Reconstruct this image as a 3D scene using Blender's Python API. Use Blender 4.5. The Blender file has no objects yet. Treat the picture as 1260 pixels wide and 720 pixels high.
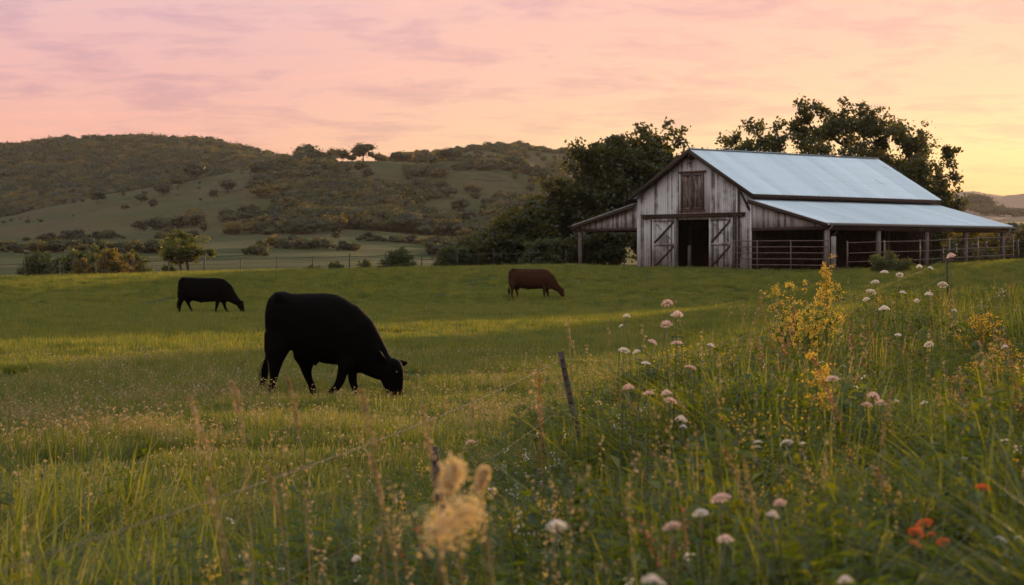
import bpy, math, random
import numpy as np
from mathutils import Vector, Matrix
R = math.radians
scene = bpy.context.scene
C = scene.collection
F = 2600.0            # focal length in pixels of the 1260 px wide photograph
EYE = 1.75
HZ = 330.0            # row of the true horizon
SUN_AZ, SUN_EL = 22.0, 4.4

# ---------------------------------------------------------------- camera
cam_d = bpy.data.cameras.new('camera'); cam = bpy.data.objects.new('camera', cam_d); C.objects.link(cam)
cam.location = (0, 0, EYE)
cam_d.sensor_width = 36; cam_d.lens = F*36/1260
cam.rotation_euler = (R(90)-math.atan((360-HZ)/F), 0, 0)
cam_d.clip_start = .1; cam_d.clip_end = 30000
cam_d.dof.use_dof = True; cam_d.dof.focus_distance = 34; cam_d.dof.aperture_fstop = 6.3
scene.camera = cam
scene.view_settings.view_transform = 'Standard'; scene.view_settings.look = 'None'
scene.view_settings.exposure = 0.14; scene.view_settings.gamma = 1
scene.cycles.max_bounces = 5; scene.cycles.diffuse_bounces = 2; scene.cycles.glossy_bounces = 2
scene.cycles.transmission_bounces = 3; scene.cycles.volume_bounces = 0; scene.cycles.use_denoising = True
scene.cycles.sample_clamp_indirect = 4; scene.cycles.caustics_reflective = False

def lin(c):
    return tuple(((x/255)/12.92 if x/255 <= .04045 else ((x/255+.055)/1.055)**2.4) for x in c)+(1,)

# ---------------------------------------------------------------- world
w = bpy.data.worlds.new('World'); scene.world = w; w.use_nodes = True
nt = w.node_tree; nt.nodes.clear(); N = nt.nodes; L = nt.links
def nd(t, **k):
    n = N.new(t)
    for a, b in k.items(): setattr(n, a, b)
    return n
out = nd('ShaderNodeOutputWorld'); bg = nd('ShaderNodeBackground')
sky = nd('ShaderNodeTexSky', sky_type='NISHITA', sun_disc=False)
sky.sun_elevation = R(SUN_EL); sky.sun_rotation = R(SUN_AZ); sky.dust_density = 2.0
tc = nd('ShaderNodeTexCoord'); nrm = nd('ShaderNodeVectorMath', operation='NORMALIZE'); L.new(tc.outputs['Generated'], nrm.inputs[0])
sep = nd('ShaderNodeSeparateXYZ'); L.new(nrm.outputs[0], sep.inputs[0])
def M(op, a, b=None, c=None):
    n = nd('ShaderNodeMath', operation=op)
    for i, v in enumerate((a, b, c)):
        if v is None: continue
        if isinstance(v, (int, float)): n.inputs[i].default_value = v
        else: L.new(v, n.inputs[i])
    return n.outputs[0]
zc = M('MAXIMUM', sep.outputs['Z'], 0.0); el = M('SQRT', zc)
dot = nd('ShaderNodeVectorMath', operation='DOT_PRODUCT'); L.new(nrm.outputs[0], dot.inputs[0])
dot.inputs[1].default_value = (math.sin(R(SUN_AZ)), math.cos(R(SUN_AZ)), 0)
mr = nd('ShaderNodeMapRange', interpolation_type='SMOOTHSTEP'); L.new(dot.outputs['Value'], mr.inputs[0]); mr.inputs[1].default_value = .84; mr.inputs[2].default_value = 1.0
def ramp(stops, fac):
    r = nd('ShaderNodeValToRGB'); L.new(fac, r.inputs[0]); e = r.color_ramp.elements
    while len(e) > 1: e.remove(e[-1])
    e[0].position = stops[0][0]; e[0].color = stops[0][1]
    for p, c in stops[1:]:
        k = e.new(p); k.color = c
    return r.outputs[0]
def st(*a): return [(math.sqrt(z), lin(c)) for z, c in a]
rl = ramp(st((0, (232,160,128)), (.045, (240,176,150)), (.07, (235,178,166)), (.1, (231,180,178)), (.13, (228,186,188)), (.25, (212,192,200)), (.5, (206,209,208)), (1, (186,194,204))), el)
rr = ramp(st((0, (255,188,112)), (.03, (255,204,138)), (.055, (255,222,164)), (.085, (255,205,172)), (.13, (250,192,176)), (.25, (232,200,196)), (.5, (208,211,208)), (1, (184,194,206))), el)
mx = nd('ShaderNodeMixRGB'); L.new(mr.outputs[0], mx.inputs[0]); L.new(rl, mx.inputs[1]); L.new(rr, mx.inputs[2])
# cloud deck: direction projected on a plane high above, so streaks thin out towards the horizon
den = M('ADD', zc, .13)
cx = M('DIVIDE', sep.outputs['X'], den); cy = M('DIVIDE', sep.outputs['Y'], den)
comb = nd('ShaderNodeCombineXYZ'); L.new(cx, comb.inputs[0]); L.new(cy, comb.inputs[1])
def noise(vec, scale, detail, rough, dist=0, sc=(1,1,1), loc=(0,0,0)):
    mp = nd('ShaderNodeMapping'); L.new(vec, mp.inputs[0]); mp.inputs['Scale'].default_value = sc; mp.inputs['Location'].default_value = loc
    n = nd('ShaderNodeTexNoise'); L.new(mp.outputs[0], n.inputs['Vector'])
    n.inputs['Scale'].default_value = scale; n.inputs['Detail'].default_value = detail; n.inputs['Roughness'].default_value = rough; n.inputs['Distortion'].default_value = dist
    return n.outputs['Fac']
n1 = noise(comb.outputs[0], 3.6, 8, .6, .5, (1.0, 1.15, 1))
n2 = noise(comb.outputs[0], 1.3, 4, .5, .3, (1, 1.6, 1), (3, 7, 0))
n3 = noise(comb.outputs[0], 13, 5, .6, .5, (.8, 1.1, 1), (9, 2, 0))
cs = M('ADD', M('MULTIPLY', n1, .5), M('ADD', M('MULTIPLY', n2, .3), M('MULTIPLY', n3, .2)))
cr = ramp([(.41, lin((234,232,246))), (.46, lin((245,242,249))), (.51, (1,1,1,1)), (.56, (1.03,.99,.97,1)), (.62, (1.08,1.04,1.01,1))], cs)
boost = nd('ShaderNodeMapRange', interpolation_type='SMOOTHSTEP'); L.new(zc, boost.inputs[0]); boost.inputs[1].default_value = .16; boost.inputs[2].default_value = .42; boost.inputs[3].default_value = 1.0; boost.inputs[4].default_value = 1.7
mul = nd('ShaderNodeMixRGB', blend_type='MULTIPLY'); mul.inputs[0].default_value = 1; L.new(mx.outputs[0], mul.inputs[1]); L.new(cr, mul.inputs[2])
nis = nd('ShaderNodeMixRGB', blend_type='MULTIPLY'); nis.inputs[0].default_value = 1; L.new(sky.outputs[0], nis.inputs[1]); nis.inputs[2].default_value = (.1,.1,.1,1)
fin = nd('ShaderNodeMixRGB'); fin.inputs[0].default_value = .94; L.new(nis.outputs[0], fin.inputs[1]); sc_ = nd('ShaderNodeVectorMath', operation='SCALE'); L.new(mul.outputs[0], sc_.inputs[0]); L.new(boost.outputs[0], sc_.inputs['Scale'])
L.new(sc_.outputs[0], fin.inputs[2])
L.new(fin.outputs[0], bg.inputs['Color']); bg.inputs['Strength'].default_value = 1.0
L.new(bg.outputs[0], out.inputs['Surface'])

# ---------------------------------------------------------------- sun
sl = bpy.data.lights.new('sun', 'SUN'); so = bpy.data.objects.new('sun', sl); C.objects.link(so)
sl.energy = 5.0; sl.angle = R(.6); sl.color = (1, .64, .30)
sd = Vector((math.sin(R(SUN_AZ))*math.cos(R(SUN_EL)), math.cos(R(SUN_AZ))*math.cos(R(SUN_EL)), math.sin(R(SUN_EL))))
so.rotation_euler = sd.to_track_quat('Z', 'Y').to_euler(); so.location = (60, 160, 60)

# ================================================================ helpers
class Mat:
    """small wrapper for node materials"""
    def __init__(s, name):
        s.m = bpy.data.materials.new(name); s.m.use_nodes = True; s.t = s.m.node_tree; s.t.nodes.clear()
        s.o = s.t.nodes.new('ShaderNodeOutputMaterial')
    def n(s, t, **k):
        x = s.t.nodes.new(t)
        for a, b in k.items(): setattr(x, a, b)
        return x
    def l(s, a, b): s.t.links.new(a, b)
    def put(s, v, sock):
        if v is None: return
        if hasattr(v, 'links') or hasattr(v, 'is_output'): s.l(v, sock)
        else: sock.default_value = v
    def coords(s, kind='Object'):
        return s.n('ShaderNodeTexCoord').outputs[kind]
    def pos(s): return s.n('ShaderNodeNewGeometry').outputs['Position']
    def noise(s, vec, scale, detail=4, rough=.5, sc=None, dist=0):
        if sc:
            mp = s.n('ShaderNodeMapping'); s.l(vec, mp.inputs[0]); mp.inputs['Scale'].default_value = sc; vec = mp.outputs[0]
        x = s.n('ShaderNodeTexNoise'); s.l(vec, x.inputs['Vector']); x.inputs['Scale'].default_value = scale
        x.inputs['Detail'].default_value = detail; x.inputs['Roughness'].default_value = rough; x.inputs['Distortion'].default_value = dist
        return x.outputs['Fac']
    def ramp(s, fac, stops):
        r = s.n('ShaderNodeValToRGB'); s.l(fac, r.inputs[0]); e = r.color_ramp.elements
        while len(e) > 1: e.remove(e[-1])
        e[0].position = stops[0][0]; e[0].color = tuple(stops[0][1])+(1,)
        for p, c in stops[1:]: e.new(p).color = tuple(c)+(1,)
        return r.outputs[0]
    def mix(s, f, a, b, mode='MIX'):
        x = s.n('ShaderNodeMixRGB', blend_type=mode); s.put(f, x.inputs[0])
        for v, k in ((a, 1), (b, 2)):
            if isinstance(v, tuple): x.inputs[k].default_value = v if len(v) == 4 else v+(1,)
            else: s.l(v, x.inputs[k])
        return x.outputs[0]
    def math(s, op, a, b=0):
        x = s.n('ShaderNodeMath', operation=op); s.put(a, x.inputs[0]); s.put(b, x.inputs[1]); return x.outputs[0]
    def mapr(s, v, a, b, c=0., d=1.):
        x = s.n('ShaderNodeMapRange', interpolation_type='SMOOTHSTEP'); s.l(v, x.inputs[0])
        for i, k in enumerate((a, b, c, d)): x.inputs[i+1].default_value = k
        return x.outputs[0]
    def rnd(s): return s.n('ShaderNodeObjectInfo').outputs['Random']
    def attr(s, name): return s.n('ShaderNodeAttribute', attribute_name=name).outputs['Fac']
    def bump(s, h, strength=.3, dist=.02):
        b = s.n('ShaderNodeBump'); b.inputs['Strength'].default_value = strength; b.inputs['Distance'].default_value = dist
        s.l(h, b.inputs['Height']); return b.outputs[0]
    def principled(s, col, rough=.8, metal=0, spec=.3, normal=None):
        p = s.n('ShaderNodeBsdfPrincipled')
        if isinstance(col, tuple): p.inputs['Base Color'].default_value = col+(1,) if len(col) == 3 else col
        else: s.l(col, p.inputs['Base Color'])
        s.put(rough, p.inputs['Roughness']); p.inputs['Metallic'].default_value = metal; p.inputs['Specular IOR Level'].default_value = spec
        if normal: s.l(normal, p.inputs['Normal'])
        s.l(p.outputs[0], s.o.inputs['Surface']); return s.m
    def leaf(s, col, trans=.45, tcol=None, gloss=.06):
        d = s.n('ShaderNodeBsdfDiffuse'); t = s.n('ShaderNodeBsdfTranslucent'); m1 = s.n('ShaderNodeMixShader')
        g = s.n('ShaderNodeBsdfGlossy'); g.inputs['Roughness'].default_value = .45; g.inputs['Color'].default_value = (.6,.6,.6,1); m2 = s.n('ShaderNodeMixShader')
        s.l(col, d.inputs[0]); s.l(tcol if tcol else col, t.inputs[0])
        m1.inputs[0].default_value = trans; s.l(d.outputs[0], m1.inputs[1]); s.l(t.outputs[0], m1.inputs[2])
        m2.inputs[0].default_value = gloss; s.l(m1.outputs[0], m2.inputs[1]); s.l(g.outputs[0], m2.inputs[2])
        s.l(m2.outputs[0], s.o.inputs['Surface']); return s.m

def mesh(name, verts, faces, mats=(), midx=None, smooth=False, face_rnd=None):
    """faces: list of int arrays (n,k)"""
    me = bpy.data.meshes.new(name)
    verts = np.asarray(verts, dtype=np.float32).reshape(-1, 3)
    faces = [np.asarray(f, dtype=np.int32) for f in faces if len(f)]
    loops = np.concatenate([f.ravel() for f in faces]); tot = np.concatenate([np.full(len(f), f.shape[1], np.int32) for f in faces])
    start = np.concatenate([[0], np.cumsum(tot)[:-1]]).astype(np.int32)
    me.vertices.add(len(verts)); me.vertices.foreach_set('co', verts.ravel())
    me.loops.add(len(loops)); me.loops.foreach_set('vertex_index', loops)
    me.polygons.add(len(tot)); me.polygons.foreach_set('loop_start', start)
    try: me.polygons.foreach_set('loop_total', tot)
    except Exception: pass
    for m in mats: me.materials.append(m)
    if midx is not None: me.polygons.foreach_set('material_index', np.asarray(midx, np.int32))
    me.update(calc_edges=True); me.validate()
    if smooth: me.polygons.foreach_set('use_smooth', np.ones(len(tot), bool))
    if face_rnd is not None:
        a = me.attributes.new('rnd', 'FLOAT', 'FACE'); a.data.foreach_set('value', np.asarray(face_rnd, np.float32))
    return me

class Geo:
    def __init__(s): s.v = []; s.f = {3: [], 4: []}; s.mi = {3: [], 4: []}; s.r = {3: [], 4: []}; s.n = 0
    def add(s, v, f, mi=0, rnd=0.):
        v = np.asarray(v, float).reshape(-1, 3); f = np.asarray(f, int)
        s.v.append(v); k = f.shape[1]; s.f[k].append(f+s.n); s.mi[k].append(np.full(len(f), mi)); s.r[k].append(np.full(len(f), rnd) if np.isscalar(rnd) else rnd)
        s.n += len(v)
    def add2(s, v, f4, f3, mi=0, rnd=0.):
        n0 = s.n; s.add(v, f4, mi, rnd)
        s.f[3].append(np.asarray(f3)+n0); s.mi[3].append(np.full(len(f3), mi)); s.r[3].append(np.full(len(f3), rnd))
    def box(s, a, b, mi=0, rnd=0.):
        (x0,y0,z0), (x1,y1,z1) = a, b
        s.add([(x0,y0,z0),(x1,y0,z0),(x1,y1,z0),(x0,y1,z0),(x0,y0,z1),(x1,y0,z1),(x1,y1,z1),(x0,y1,z1)], BOXF, mi, rnd)
    def hexa(s, v, mi=0, rnd=0.): s.add(v, BOXF, mi, rnd)
    def bar(s, p, q, w, h, up=(0,0,1), mi=0, rnd=0.):
        p = Vector(p); q = Vector(q); d = (q-p).normalized(); side = d.cross(Vector(up)).normalized(); u = side.cross(d).normalized()
        vs = []
        for c in (p, q):
            for a, b in ((-1,-1),(1,-1),(1,1),(-1,1)): vs.append(c+side*(a*w/2)+u*(b*h/2))
        s.add([tuple(x) for x in vs], [(0,1,2,3),(7,6,5,4),(0,4,5,1),(1,5,6,2),(2,6,7,3),(3,7,4,0)], mi, rnd)
    def tube(s, pts, rad, n=6, mi=0, rnd=0.):
        pts = np.asarray(pts, float); rad = np.broadcast_to(np.asarray(rad, float), (len(pts),))
        t = np.gradient(pts, axis=0); t /= np.linalg.norm(t, axis=1)[:, None]+1e-9
        ref = np.array([0,0,1.]) if abs(t[:,2]).mean() < .8 else np.array([1.,0,0])
        a = np.cross(t, ref); a /= np.linalg.norm(a, axis=1)[:, None]+1e-9; b = np.cross(t, a)
        th = np.arange(n)*2*np.pi/n
        v = pts[:,None,:]+rad[:,None,None]*(np.cos(th)[None,:,None]*a[:,None,:]+np.sin(th)[None,:,None]*b[:,None,:])
        f = []
        for i in range(len(pts)-1):
            for j in range(n): f.append((i*n+j, i*n+(j+1)%n, (i+1)*n+(j+1)%n, (i+1)*n+j))
        v = v.reshape(-1, 3); k = len(v)
        v = np.vstack([v, pts[:1], pts[-1:]])
        f3 = [(k, (j+1)%n, j) for j in range(n)]+[(k+1, (len(pts)-1)*n+j, (len(pts)-1)*n+(j+1)%n) for j in range(n)]
        s.add2(v, f, f3, mi, rnd)
    def mesh(s, name, mats=(), smooth=False, rnd=False):
        fs, mi, rr = [], [], []
        for k in (3, 4):
            if s.f[k]: fs.append(np.vstack(s.f[k])); mi.append(np.concatenate(s.mi[k])); rr.append(np.concatenate(s.r[k]))
        return mesh(name, np.vstack(s.v), fs, mats, np.concatenate(mi), smooth, np.concatenate(rr) if rnd else None)
BOXF = [(0,3,2,1),(4,5,6,7),(0,1,5,4),(1,2,6,5),(2,3,7,6),(3,0,4,7)]

def link(name, me, parent=None, loc=None):
    o = bpy.data.objects.new(name, me); C.objects.link(o)
    if parent: o.parent = parent
    if loc is not None: o.location = loc
    return o
def tag(o, label, cat, group=None):
    o['label'] = label; o['category'] = cat
    if group: o['group'] = group
    return o
def thing(name, label, cat, loc, rz=0, group=None):
    o = bpy.data.objects.new(name, None); C.objects.link(o); o.location = loc; o.rotation_euler = (0,0,rz); o.empty_display_size = .3
    return tag(o, label, cat, group)
def copy_tree(src, parent=None):
    c = src.copy(); C.objects.link(c); c.parent = parent
    for ch in list(src.children):
        k = copy_tree(ch, c); k.matrix_parent_inverse = ch.matrix_parent_inverse.copy()
    return c

# ---------------------------------------------------------------- ground height
def sst(a, b, x):
    t = np.clip((np.asarray(x, float)-a)/(b-a), 0, 1); return t*t*(3-2*t)
rs0 = np.random.RandomState(5)
_pp = rs0.permutation(256); _g = rs0.rand(256)
def vnoise(x, y):
    xi = np.floor(x).astype(int); yi = np.floor(y).astype(int); fx = x-xi; fy = y-yi
    fx = fx*fx*(3-2*fx); fy = fy*fy*(3-2*fy)
    def h(i, j): return _g[_pp[(_pp[i & 255]+j) & 255]]
    return (h(xi,yi)*(1-fx)+h(xi+1,yi)*fx)*(1-fy)+(h(xi,yi+1)*(1-fx)+h(xi+1,yi+1)*fx)*fy
def fbm(x, y, o=4):
    s = 0; a = .5
    for i in range(o): s = s+a*(vnoise(x*2**i+i*17.3, y*2**i+i*9.1)-.5); a *= .5
    return s
def row(px, pts):            # piecewise-smooth curve through (px, value)
    xs = [p[0] for p in pts]; ys = [p[1] for p in pts]
    return np.interp(px, xs, ys)
def zpix(y, d): return EYE+(HZ-y)*d/F
FENCE = [(2.0,-2.1),(4.1,-1.02),(8,-.45),(13.9,.36),(20,1.9),(26,3.5),(35,6.1),(45,9.3),(60,14.3),(80,22)]
def fence_x(y): return np.interp(y, [p[0] for p in FENCE], [p[1] for p in FENCE])
def zg(x, y):
    x = np.asarray(x, float); y = np.asarray(y, float)
    yc = np.maximum(y, .5); u = np.clip(x/yc, -.5, .5); px = 630+u*F
    # field
    edge = row(px, [(-400,.7),(0,1.05),(450,1.6),(700,1.84),(785,1.7),(930,1.6),(1130,1.75),(1250,2.1),(1500,2.4)])
    z = edge*sst(88, 126, y)
    z = z+.6*sst(2.0, 9.5, x)*sst(8, 22, y)*(1-sst(55, 85, y))
    z = z+.30*(1-sst(4, 10, y))+.42*sst(-.5, 1.5, x)*sst(2.5, 5, y)*(1-sst(10, 19, y))
    z = z+fbm(x/7, y/7, 3)*.16*sst(6, 14, y)*(1-sst(110,120,y))
    # valley and hills
    K = [(140, edge),
         (185, edge-1.6),
         (330, zpix(row(px, [(-500,322),(0,324),(250,326),(520,325),(700,322),(1100,325),(1260,318)]), 330)),
         (520, zpix(row(px, [(-500,296),(0,302),(250,304),(400,302),(560,308),(700,305),(1100,316),(1180,300),(1400,300)]), 520)),
         (700, zpix(row(px, [(-500,296),(0,296),(200,289),(400,284),(560,290),(700,288),(1100,300),(1200,296),(1500,300)]), 700)),
         (900, zpix(row(px, [(-500,296),(0,282),(130,262),(280,244),(400,238),(560,245),(700,250),(1100,292),(1500,300)]), 900)),
         (1100, zpix(row(px, [(-600,290),(-100,284),(0,271),(60,258),(130,243),(200,229),(280,212),(345,202),(390,198),(450,197),(500,199),(560,198),(620,199),(700,216),(800,250),(1000,285),(1500,298)]), 1100)),
         (1300, zpix(row(px, [(-600,286),(-100,276),(0,268),(130,250),(280,226),(345,214),(390,208),(450,207),(620,206),(700,214),(800,240),(1000,285),(1500,300)]), 1300)),
         (1650, zpix(row(px, [(-700,220),(-300,200),(-60,196),(0,192),(40,189),(100,183),(180,181),(240,184),(300,196),(340,208),(380,218),(440,212),(490,203),(540,193),(600,186),(650,186),(700,191),(760,205),(850,240),(1000,278),(1500,290)]), 1650)),
         (2000, zpix(row(px, [(-700,240),(0,215),(300,225),(500,215),(700,210),(850,250),(1050,272),(1180,275),(1500,275)]), 2000)),
         (2500, zpix(row(px, [(-700,260),(0,250),(700,250),(1050,268),(1130,263),(1180,259),(1220,264),(1260,268),(1330,262),(1500,266),(1900,262)]), 2500)),
         (2850, zpix(row(px, [(-700,280),(700,275),(1050,285),(1500,285)]), 2850)),
         (3400, zpix(row(px, [(-700,262),(0,255),(700,250),(1000,248),(1110,240),(1170,236),(1200,236),(1235,241),(1262,238),(1330,242),(1420,236),(1600,244),(1900,250)]), 3400)),
         (4400, 60+0*px), (16000, 0*px-20)]
    for i in range(len(K)-1):
        d0, z0 = K[i]; d1, z1 = K[i+1]
        t = np.clip((y-d0)/(d1-d0), 0, 1); s = t*t*(3-2*t)*.7+t*.3
        z = np.where(y > d0, z0+(z1-z0)*s, z)
    far = sst(300, 1200, y)
    z = z+far*fbm(x/70, y/70, 4)*9*(1-.0*far)+sst(170, 300, y)*(1-far)*fbm(x/40, y/40, 3)*1.6
    return z
def gz(x, y): return float(zg(np.array([x]), np.array([y]))[0])
def at(px, d): return (px-630)/F*d

az = np.concatenate([np.linspace(-180, -40, 36, endpoint=False), np.linspace(-40, -17, 70, endpoint=False), np.linspace(-17, 19, 520, endpoint=False), np.linspace(19, 45, 80, endpoint=False), np.linspace(45, 180, 36)])
rr_ = np.concatenate([[0.0], np.geomspace(1.0, 16000, 420)])
A, RR = np.meshgrid(np.radians(az), rr_)
X = RR*np.sin(A); Y = RR*np.cos(A); Z = zg(X, Y)
back = sst(.0, -.3, -np.abs(A)+math.pi/2) if False else np.where(np.abs(A) > math.pi/2, 1, 0)
V = np.stack([X, Y, Z], -1).reshape(-1, 3); na = len(az); nr = len(rr_)
I = np.arange(nr-1)[:, None]*na+np.arange(na-1)[None, :]
Fq = np.stack([I, I+1, I+na+1, I+na], -1).reshape(-1, 4)[:, ::-1]

m = Mat('ground'); p = m.pos(); sp = m.n('ShaderNodeSeparateXYZ'); m.l(p, sp.inputs[0]); yy = sp.outputs['Y']
near = m.mix(m.noise(p, .8, 6, .6), (.026,.038,.010), (.050,.060,.018))
near = m.mix(m.mapr(m.noise(p, .18, 3, .5), .45, .62), near, (.048,.046,.020))
hill = m.mix(m.mapr(m.noise(p, .006, 6, .6), .38, .62), (.050,.046,.011), (.026,.037,.007))
hill = m.mix(m.mapr(m.noise(p, .03, 6, .7, sc=(1,.6,3)), .42, .62), hill, (.056,.043,.019))
hill = m.mix(m.mapr(m.noise(p, .12, 5, .7, sc=(.5,1,2)), .50, .66), hill, (.012,.018,.005))
hill = m.mix(m.mapr(m.noise(p, .35, 4, .7, sc=(.6,.3,1)), .5, .7), hill, (.066,.050,.022))
hill = m.mix(m.mapr(yy, 2000, 2400), hill, m.mix(m.noise(p, .01, 4), (.26,.17,.12), (.20,.14,.095)))  # far ridges painted paler to stand in for distance haze
mead = m.mix(m.mapr(m.noise(p, .03, 5, .65, sc=(.5,1,1)), .35, .65), (.013,.030,.004), (.032,.041,.008))
mead = m.mix(m.mapr(m.noise(p, .16, 5, .7, sc=(.35,.8,1)), .46, .62), mead, (.022,.034,.010))
mead = m.mix(m.mapr(m.noise(p, .045, 4, .6, sc=(.3,1,1)), .54, .66), mead, (.050,.043,.020))
c = m.mix(m.mapr(yy, 520, 760), mead, hill); c = m.mix(m.mapr(yy, 128, 160), near, c)
GROUND = m.principled(c, .95, spec=.05, normal=m.bump(m.noise(p, 3, 5, .7), .5, .05))
me = mesh('ground', V, [Fq], [GROUND], smooth=True)
g_ob = link('ground', me); g_ob['kind'] = 'structure'

# ---------------------------------------------------------------- materials
def leafmat(name, a, b, c=None, trans=.45, warm=(1.25,1.15,.6), nscale=None, objrnd=True, gloss=.05):
    m = Mat(name)
    f = m.rnd() if objrnd else m.noise(m.pos(), nscale or 1.0, 3, .6)
    if nscale and objrnd: f = m.math('ADD', m.math('MULTIPLY', f, .5), m.math('MULTIPLY', m.noise(m.pos(), nscale, 3, .6), .5))
    stops = [(.2, a), (.8, b)] if c is None else [(.15, a), (.55, b), (.9, c)]
    col = m.ramp(f, stops)
    tc_ = m.mix(1.0, col, warm, 'MULTIPLY')
    return m.leaf(col, trans, tc_, gloss)
GRASS = leafmat('grass_blade', (.040,.070,.012), (.110,.142,.026), (.210,.185,.050), .55, (2.0,1.6,.45), .9)
TALLG = leafmat('tall_grass_blade', (.030,.064,.009), (.095,.130,.022), (.190,.160,.040), .55, (2.2,1.7,.45), .6)
DRY = leafmat('dry_stem', (.24,.19,.08), (.36,.28,.14), None, .4, (1.2,1.0,.7))
FORB = leafmat('weed_leaf', (.022,.050,.008), (.060,.100,.016), (.110,.125,.022), .5, (2.6,1.8,.45), 1.2)
YELLOW = leafmat('yellow_flower', (.62,.36,.03), (.75,.50,.06), None, .35, (1,1,.8))
PALE = leafmat('pale_petal', (.76,.68,.62), (.86,.80,.74), None, .4, (1,.97,.93))
PINK = leafmat('pink_petal', (.80,.56,.50), (.86,.68,.60), None, .35, (1,.9,.85))
ORANGE = leafmat('orange_petal', (.75,.13,.02), (.80,.20,.03), None, .35, (1,.9,.6))
RUST = leafmat('rust_seed', (.22,.08,.04), (.30,.13,.06), None, .35, (1.2,.9,.6))
OAK = leafmat('oak_leaf', (.022,.032,.008), (.036,.046,.012), (.055,.060,.015), .5, (3.2,2.1,.5), .5, False)
HEDGE = leafmat('hedge_leaf', (.028,.042,.012), (.045,.062,.017), (.065,.078,.02), .5, (2.4,1.8,.5), .6, False)
ASHL = leafmat('ash_leaf', (.045,.065,.015), (.085,.105,.022), (.10,.105,.025), .5, (2.2,1.6,.5), .6, False)
GOLDLEAF = leafmat('golden_leaf', (.055,.062,.016), (.095,.085,.020), (.045,.058,.016), .55, (2.4,1.7,.4), .6, False)
FARLEAF = leafmat('far_leaf', (.008,.017,.003), (.026,.037,.006), (.115,.092,.014), .55, (3.2,2.2,.5), .02)
m = Mat('bark'); p = m.coords(); BARK = m.principled(m.ramp(m.noise(p, 3, 6, .7, sc=(3,3,.6)), [(.3,(.05,.038,.028)), (.7,(.11,.088,.066))]), .95, spec=.1)

def wood(name, a, b, pale, amt=.5, streak=.5):
    m = Mat(name); p = m.coords()
    f = m.noise(p, 1.0, 8, .7, sc=(9,9,.55)); g = m.noise(p, .9, 4, .6, sc=(1,1,1.2))
    r = m.attr('rnd')
    base = m.mix(m.mapr(m.math('ADD', m.math('MULTIPLY', f, .6), m.math('MULTIPLY', r, .5)), .3, .8), a, b)
    pm = m.mapr(m.math('ADD', m.math('ADD', m.math('MULTIPLY', g, .9), m.math('MULTIPLY', f, .6)), m.math('MULTIPLY', r, .35)), .98-amt*.4, 1.12-amt*.1)
    col = m.mix(pm, base, pale)
    return m.principled(col, .9, spec=.15, normal=m.bump(f, .5, .01))
BOARD = wood('weathered_board', (.10,.082,.070), (.34,.32,.30), (.50,.49,.475), .85)
TRIM = wood('dark_trim_wood', (.045,.030,.022), (.085,.060,.045), (.13,.10,.08), .1)
DOORW = wood('door_board', (.11,.095,.083), (.25,.23,.21), (.42,.415,.40), .6)
LOFT = wood('loft_door_board', (.10,.055,.038), (.17,.105,.075), (.25,.19,.16), .15)
POST = wood('grey_post', (.07,.058,.048), (.15,.13,.115), (.22,.20,.18), .3)
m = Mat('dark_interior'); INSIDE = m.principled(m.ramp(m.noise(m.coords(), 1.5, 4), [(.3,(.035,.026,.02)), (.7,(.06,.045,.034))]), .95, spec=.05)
m = Mat('zinc_roof'); p = m.coords()
f = m.noise(p, 1, 6, .65, sc=(1.6,.12,.12)); g = m.noise(p, .5, 5, .6); r = m.attr('rnd')
col = m.ramp(m.math('ADD', m.math('MULTIPLY', f, .45), m.math('ADD', m.math('MULTIPLY', g, .3), m.math('MULTIPLY', r, .25))), [(.25,(.40,.475,.50)), (.5,(.50,.58,.61)), (.75,(.60,.67,.69))])
ru = m.mapr(m.math('ADD', m.noise(p, 1, 5, .7, sc=(2.5,.5,.5)), m.math('MULTIPLY', m.noise(p, .35, 3, .6), .5)), .88, 1.0)
col = m.mix(m.math('MULTIPLY', ru, .75), col, (.24,.16,.115)); wv = m.n('ShaderNodeTexWave', wave_type='BANDS', bands_direction='Y'); m.l(p, wv.inputs[0]); wv.inputs['Scale'].default_value = .33
col = m.mix(m.math('MULTIPLY', m.mapr(wv.outputs['Fac'], .95, .99), .14), col, (.25,.27,.28))
ROOF = m.principled(col, m.mapr(g, .3, .7, .34, .5), .75, .5)
m = Mat('galvanised_pipe'); PIPE = m.principled(m.ramp(m.noise(m.coords(), 2, 5, .7), [(.35,(.085,.055,.04)), (.65,(.15,.115,.095))]), .75, .1, .3)
m = Mat('dark_pipe'); DPIPE = m.principled(m.ramp(m.noise(m.coords(), 2, 5, .7), [(.35,(.03,.022,.018)), (.65,(.06,.045,.036))]), .7, .1, .3)
m = Mat('fence_wire'); WIRE = m.principled((.055,.05,.045), .8, .1, .3)
m = Mat('rusted_post_steel'); p = m.coords(); TPOST = m.principled(m.ramp(m.noise(p, 14, 6, .7), [(.35,(.030,.022,.018)), (.6,(.075,.052,.04)), (.8,(.20,.17,.15))]), .7, .3, .4)
m = Mat('green_paint'); GREENP = m.principled(m.ramp(m.noise(m.coords(), 6, 4), [(.3,(.03,.13,.10)), (.7,(.05,.20,.15))]), .6)

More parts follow.
